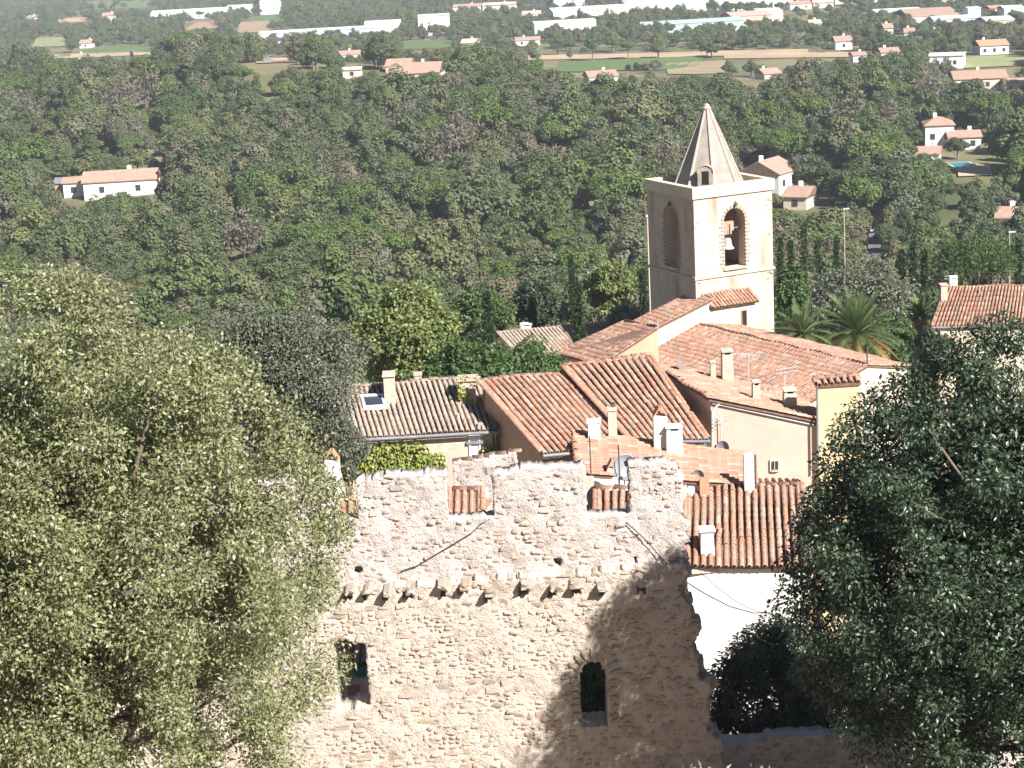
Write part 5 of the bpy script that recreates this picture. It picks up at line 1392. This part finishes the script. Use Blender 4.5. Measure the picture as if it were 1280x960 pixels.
for a in (('broad feathery cypress behind the mulberry trees', 608, 364, 440, 30, 104), ('dark slim cypress in front of the grey-roofed house', 722, 352, 440, 24, 103), ('thin dark cypress on the slope behind the slim one', 713, 318, 390, 12, 150), ('slim cypress beside the white mast', 803, 336, 400, 14, 124), ('feathery pale cypress above the grey roof', 664, 372, 430, 26, 120), ('cypress close against the tower shaft', 975, 296, 370, 16, 150), ('cypress second from the tower shaft', 988, 300, 370, 14, 150), ('tall cypress third from the tower shaft', 1005, 280, 370, 18, 155), ('short cypress fourth from the tower shaft', 1022, 300, 365, 14, 155), ('cypress at the end of the row by the road', 1046, 296, 360, 16, 160), ('dark cypress left in the trio above the villa', 1128, 312, 400, 16, 135), ('dark cypress middle of the trio above the villa', 1141, 302, 400, 16, 137), ('dark cypress right in the trio above the villa', 1156, 312, 400, 14, 139), ('dark cypress behind the red-brown villa roof', 1274, 300, 370, 16, 150)):
    cypress(a[0], *a[1:])
for a in (('first of three far cypresses beside the white house', 785, 84, 114, 9, 700), ('tallest of three far cypresses beside the white house', 795, 79, 116, 9, 695), ('third of three far cypresses beside the white house', 800, 82, 114, 8, 702), ('lone far cypress right of the spire', 975, 94, 132, 9, 600), ('dark far cypress beside the umbrella pine', 945, 124, 160, 11, 520), ('lone far cypress among the vineyards', 164, 64, 84, 6, 1000)):
    cypress(a[0], *a[1:], n=20)
# palms
def palm(label, px, py, Y, ht_px, nf, ln):
    c = P(px, py, Y); g = gh(c.x, Y)
    t = thing('palm_tree', (c.x, Y, g), label, 'palm tree', None)
    KEEP.append((c.x, Y, ln * .7))
    MB().tube([(c.x, Y, g - .2), (c.x, Y, c.z - .6), (c.x, Y, c.z)], [.32, .30, .42], 10).build('trunk', M_bark, t)
    for i in range(nf):
        el = R(80) - (i / nf) * R(105); az = i * 2.399
        L_ = ln * random.uniform(.85, 1.1)
        d = Vector((math.cos(az) * math.cos(el), math.sin(az) * math.cos(el), math.sin(el)))
        pts = []; p = Vector((c.x, Y, c.z)); dd_ = d.copy()
        for k in range(9):
            pts.append(p.copy()); p = p + dd_ * (L_ / 8); dd_ = (dd_ + Vector((0, 0, -.085))).normalized()
        vs_, fs_ = [], []
        for k in range(1, 9):
            for h_ in (0, .33, .66):
                if k == 8 and h_: continue
                q0_ = pts[k].lerp(pts[min(k + 1, 8)], h_); tg = (pts[k] - pts[k - 1]).normalized()
                s_ = tg.cross(Z3).normalized(); up_ = s_.cross(tg)
                lf = .62 * math.sin(math.pi * min(1, (k + h_) / 8.6)) ** .6 * L_ / 2.6
                for sg in (-1, 1):
                    tip = q0_ + (s_ * sg * .8 + tg * .75 + up_ * .22).normalized() * lf
                    b0_ = q0_ - tg * .045; b1_ = q0_ + tg * .045
                    n0_ = len(vs_); vs_ += [b0_, b1_, tip]; fs_.append((n0_, n0_ + 1, n0_ + 2))
        m = MB().add(vs_, fs_, random.random()); m.tube(pts, list(np.linspace(.035, .008, 9)), 4)
        m.build('frond', M_palm_old if i > nf * .86 else M_palm, t)
palm('date palm with orange dead fronds behind the church nave roof', 1071, 418, 103, 0, 58, 2.7)
palm('smaller palm crown peeping over the church nave roof', 1003, 418, 101, 0, 34, 1.9)
palm('small palm half hidden beside the villa chimney', 1150, 395, 112, 0, 26, 1.5)

# ------------------------------------------------------------------ the woods
def proto(seed, kind):
    """a tree of unit size: crown radius about 1, foot at 0"""
    global rng
    sv = rng; rng = np.random.default_rng(seed)
    if kind == 'oak': c, r3, n, cr, per, lf = (0, 0, 1.15), (.82, .82, .66), 56, .26, 125, (.118, .095)
    elif kind == 'pine': c, r3, n, cr, per, lf = (0, 0, 1.7), (.85, .85, .42), 46, .26, 125, (.115, .08)
    elif kind == 'dry': c, r3, n, cr, per, lf = (0, 0, 1.4), (.7, .7, .9), 34, .26, 26, (.22, .07)
    elif kind == 'tall': c, r3, n, cr, per, lf = (0, 0, 1.9), (.62, .62, 1.3), 48, .26, 120, (.115, .095)
    cen = clump_cloud(c, *r3, n, fill=.45, low=-.55, jit=.16)
    v, f, q = leaves(cen, cr * rng.uniform(.7, 1.35, n), per, lf[0], lf[1], droop=.2, shell=.7, up=.55, flat=(kind != 'dry'))
    crown = np_mesh('crown', v, f, q, mats=[{'oak': M_oak, 'pine': M_pine, 'dry': M_dry, 'tall': M_oak}[kind]])
    m = limbs((0, 0, -.3), (c[0], c[1], c[2] + r3[2] * .3), cen, .08, n=6, count=8, seg=3)
    tv = np.array(m.v)
    tr = bpy.data.meshes.new('trunk'); tr.from_pydata(m.v, [], m.f); tr.materials.append(M_trunk_far)
    # joined copy for the uncounted far wood
    fq = [np.array([g for g in m.f if len(g) == 4]) + len(v)]
    jn = np_mesh('far_tree', np.concatenate([v, tv]), [f] + fq, mats=[crown.materials[0], M_trunk_far])
    mi = np.zeros(len(f) + len(fq[0]), np.int32); mi[len(f):] = 1; jn.polygons.foreach_set('material_index', mi)
    rng = sv
    return crown, tr, jn
KINDS = ['oak'] * 8 + ['pine'] * 2 + ['dry'] * 2 + ['tall'] * 2
PROTO = [proto(100 + i, k) for i, k in enumerate(KINDS)]
r2 = np.random.default_rng(11)
pts = []
def scatter(y0, y1, sp, hw0, grow):
    """jittered grid of tree sites over the visible sector and a margin"""
    y = y0
    out = []
    while y < y1:
        hw = y * .31 + 25
        xs_ = np.arange(-hw, hw, sp); n = len(xs_)
        out.append(np.stack([xs_ + r2.uniform(-.55, .55, n) * sp, y + r2.uniform(-.55, .55, n) * sp], 1))
        y += sp * .9
    return np.concatenate(out)
S1 = scatter(112, 330, 6.0, 0, 0); S2 = scatter(330, 760, 7.4, 0, 0); S3 = scatter(760, 2700, 8.4, 0, 0)
def sift(S, keep):
    x, y = S[:, 0], S[:, 1]
    ok = ~in_lane(x, y) & ~in_fields(x, y)
    for kx, ky, kr in KEEP: ok &= (x - kx) ** 2 + (y - ky) ** 2 > kr * kr
    ok &= r2.random(len(x)) < keep(x, y)
    return S[ok]
hill = lambda x, y: np.clip(.97 - .25 * (np.sin(x * .045 + y * .02) * np.sin(y * .038) > .72), 0, 1)
plain_k = lambda x, y: np.clip(.78 + .5 * np.sin(x * .021 + 1) * np.sin(y * .013 + x * .004), .25, .95)
# keep the village, church and nearest houses clear
def vill(x, y): return (y > 150) | (((x < -14) & (y > 138)) | (x > 34) | ((y > 128) & (x < 8)) | ((y > 118) & (x > 17)))
S1 = sift(S1, hill); S1 = S1[vill(S1[:, 0], S1[:, 1])]
S2 = sift(S2, hill); S3 = sift(S3, plain_k)
def attrs(S, lo, hi, w):
    n = len(S); k = r2.choice(len(PROTO), n, p=w)
    sc = (lo + (hi - lo) * r2.random(n) ** 1.3) * np.where(r2.random(n) < .22, r2.uniform(.45, .75, n), 1) * np.where(r2.random(n) < .07, 1.3, 1)
    # right of the church the gardens hold shorter trees
    return k, sc, r2.uniform(0, 6.28, n)
w_oak = np.array([.105] * 8 + [.035] * 2 + [.012] * 2 + [.025] * 2); w_oak /= w_oak.sum()
w_pl = np.array([.10] * 8 + [.03] * 2 + [.01] * 2 + [.035] * 2); w_pl /= w_pl.sum()
K1, C1, R1 = attrs(S1, 2.6, 4.8, w_oak); K2, C2, R2_ = attrs(S2, 3.0, 6.0, w_oak); K3, C3, R3 = attrs(S3, 2.4, 4.0, w_pl)
C1 = C1 * np.clip(S1[:, 1] / 230, .55, 1)
ALL = np.concatenate([S1, S2, S3]); KK = np.concatenate([K1, K2, K3]); CC = np.concatenate([C1, C2, C3]); RR = np.concatenate([R1, R2_, R3])
ZZ = ground_h(ALL[:, 0], ALL[:, 1])
# open plots, lawns and vineyards: no tree stands where it would hide them
_v = np.stack([ALL[:, 0], ALL[:, 1], ZZ - CAM_H], 1)
def _proj(v):
    d = v @ np.array(_f); return 640 + FPX * (v @ np.array(cx)) / d, 480 - FPX * (v @ np.array(cy)) / d, d
HT = np.array([{'oak': 1.95, 'pine': 2.2, 'dry': 2.4, 'tall': 3.3}[k] for k in KINDS])[KK] * CC
bxp, byp, dep = _proj(_v); _, typ, _ = _proj(_v + np.stack([0 * HT, 0 * HT, HT], 1)); rp_ = CC * .9 * FPX / dep
hid = np.zeros(len(ALL), bool)
for x0, x1, y0_, y1_, Yt in PROT:
    hid |= (ALL[:, 1] < Yt + 4) & (bxp + rp_ > x0) & (bxp - rp_ < x1) & (typ < y1_) & (byp > y0_)
ALL, KK, CC, RR, ZZ = ALL[~hid], KK[~hid], CC[~hid], RR[~hid], ZZ[~hid]
# which ones show largest: inside the frame and not behind the village
score = np.full(len(ALL), 1e9)
for i in range(len(ALL)):
    if ALL[i, 1] > 420: continue
    px, py = to_px((ALL[i, 0], ALL[i, 1], ZZ[i] + CC[i] * 1.6))
    if not (-10 < px < 1290 and 0 < py < 440): continue
    if 805 < px < 972 and py > 215: continue
    if px < 130 + (py - 330) * 1.4 and py > 330: continue
    score[i] = ALL[i, 1]
order = np.argsort(score)[:300]
LAB = {'oak': ('oak_tree', 'dark green oak with rounded crown in the wood behind the village'), 'pine': ('pine_tree', 'flat-topped lighter green pine in the wood behind the village'), 'dry': ('dry_tree', 'dry brownish-grey tree in the wood behind the village'), 'tall': ('tall_oak', 'tall narrow-crowned green tree in the wood behind the village')}
sel = np.zeros(len(ALL), bool); sel[order] = score[order] < 1e8
for i in np.nonzero(sel)[0]:
    crown, tr, _ = PROTO[KK[i]]; nm, lb = LAB[KINDS[KK[i]]]
    t = bpy.data.objects.new(nm, None); COL.objects.link(t)
    t.location = (ALL[i, 0], ALL[i, 1], ZZ[i]); t.rotation_euler = (0, 0, RR[i]); s = CC[i]; t.scale = (s, s, s * (.92 + .2 * math.sin(i)))
    tag(t, lb, 'tree', nm.replace('_', ' ') + 's of the near wood')
    for n_, me in (('crown', crown), ('trunk', tr)):
        o = bpy.data.objects.new(n_, me); COL.objects.link(o); o.parent = t
# the rest is one wood per zone, scattered with geometry nodes
pc = bpy.data.collections.new('far_tree_forms')
for i, (_, _, jn) in enumerate(PROTO):
    o = bpy.data.objects.new('far_tree_form_%02d' % i, jn); pc.objects.link(o)
def wood(name, label, mask):
    n = int(mask.sum())
    me = bpy.data.meshes.new(name)
    me.vertices.add(n)
    me.vertices.foreach_set('co', np.stack([ALL[mask, 0], ALL[mask, 1], ZZ[mask] - .1], 1).astype(np.float32).ravel())
    for an, vals, ty in (('sc', CC[mask].astype(np.float32), 'FLOAT'), ('rot', RR[mask].astype(np.float32), 'FLOAT'), ('kind_i', KK[mask].astype(np.int32), 'INT')):
        me.attributes.new(an, ty, 'POINT').data.foreach_set('value', vals)
    o = link(name, me)
    tag(o, label, 'woodland', kind='stuff')
    ng = bpy.data.node_groups.new(name, 'GeometryNodeTree')
    ng.interface.new_socket('Geometry', in_out='INPUT', socket_type='NodeSocketGeometry')
    ng.interface.new_socket('Geometry', in_out='OUTPUT', socket_type='NodeSocketGeometry')
    N = ng.nodes; L = ng.links
    gi, go = N.new('NodeGroupInput'), N.new('NodeGroupOutput')
    ip = N.new('GeometryNodeInstanceOnPoints'); ci = N.new('GeometryNodeCollectionInfo')
    ci.inputs['Collection'].default_value = pc; ci.inputs['Separate Children'].default_value = True; ci.inputs['Reset Children'].default_value = True
    def na(nm, ty):
        a = N.new('GeometryNodeInputNamedAttribute'); a.data_type = ty; a.inputs['Name'].default_value = nm; return a.outputs['Attribute']
    cmb = N.new('ShaderNodeCombineXYZ'); L.new(na('rot', 'FLOAT'), cmb.inputs['Z'])
    L.new(gi.outputs[0], ip.inputs['Points']); L.new(ci.outputs[0], ip.inputs['Instance'])
    ip.inputs['Pick Instance'].default_value = True
    L.new(na('kind_i', 'INT'), ip.inputs['Instance Index'])
    e2r = N.new('FunctionNodeEulerToRotation'); L.new(cmb.outputs[0], e2r.inputs[0]); L.new(e2r.outputs[0], ip.inputs['Rotation'])
    L.new(na('sc', 'FLOAT'), ip.inputs['Scale'])
    L.new(ip.outputs[0], go.inputs[0])
    md = o.modifiers.new('scatter', 'NODES'); md.node_group = ng
    return o
wood('hill_wood', 'dense evergreen oak wood covering the hill beyond the village', ~sel & (ALL[:, 1] < 760))
wood('plain_wood', 'scattered trees and hedgerows across the distant plain', ~sel & (ALL[:, 1] >= 760))

# ------------------------------------------------------------------ summer haze
hz = MB().box((0, 1500, 30.2), (3600, 3400, 63.6)).build('haze', M_white)
hz.data.materials.clear()
hm = bpy.data.materials.new('haze'); hm.use_nodes = True
hm.node_tree.nodes.remove(hm.node_tree.nodes['Principled BSDF'])
pv = hm.node_tree.nodes.new('ShaderNodeVolumePrincipled')
pv.inputs['Color'].default_value = (.86, .92, 1, 1)
pv.inputs['Density'].default_value = 0.00015
hm.node_tree.links.new(pv.outputs['Volume'], hm.node_tree.nodes['Material Output'].inputs['Volume'])
hz.data.materials.append(hm)
tag(hz, kind='stuff')
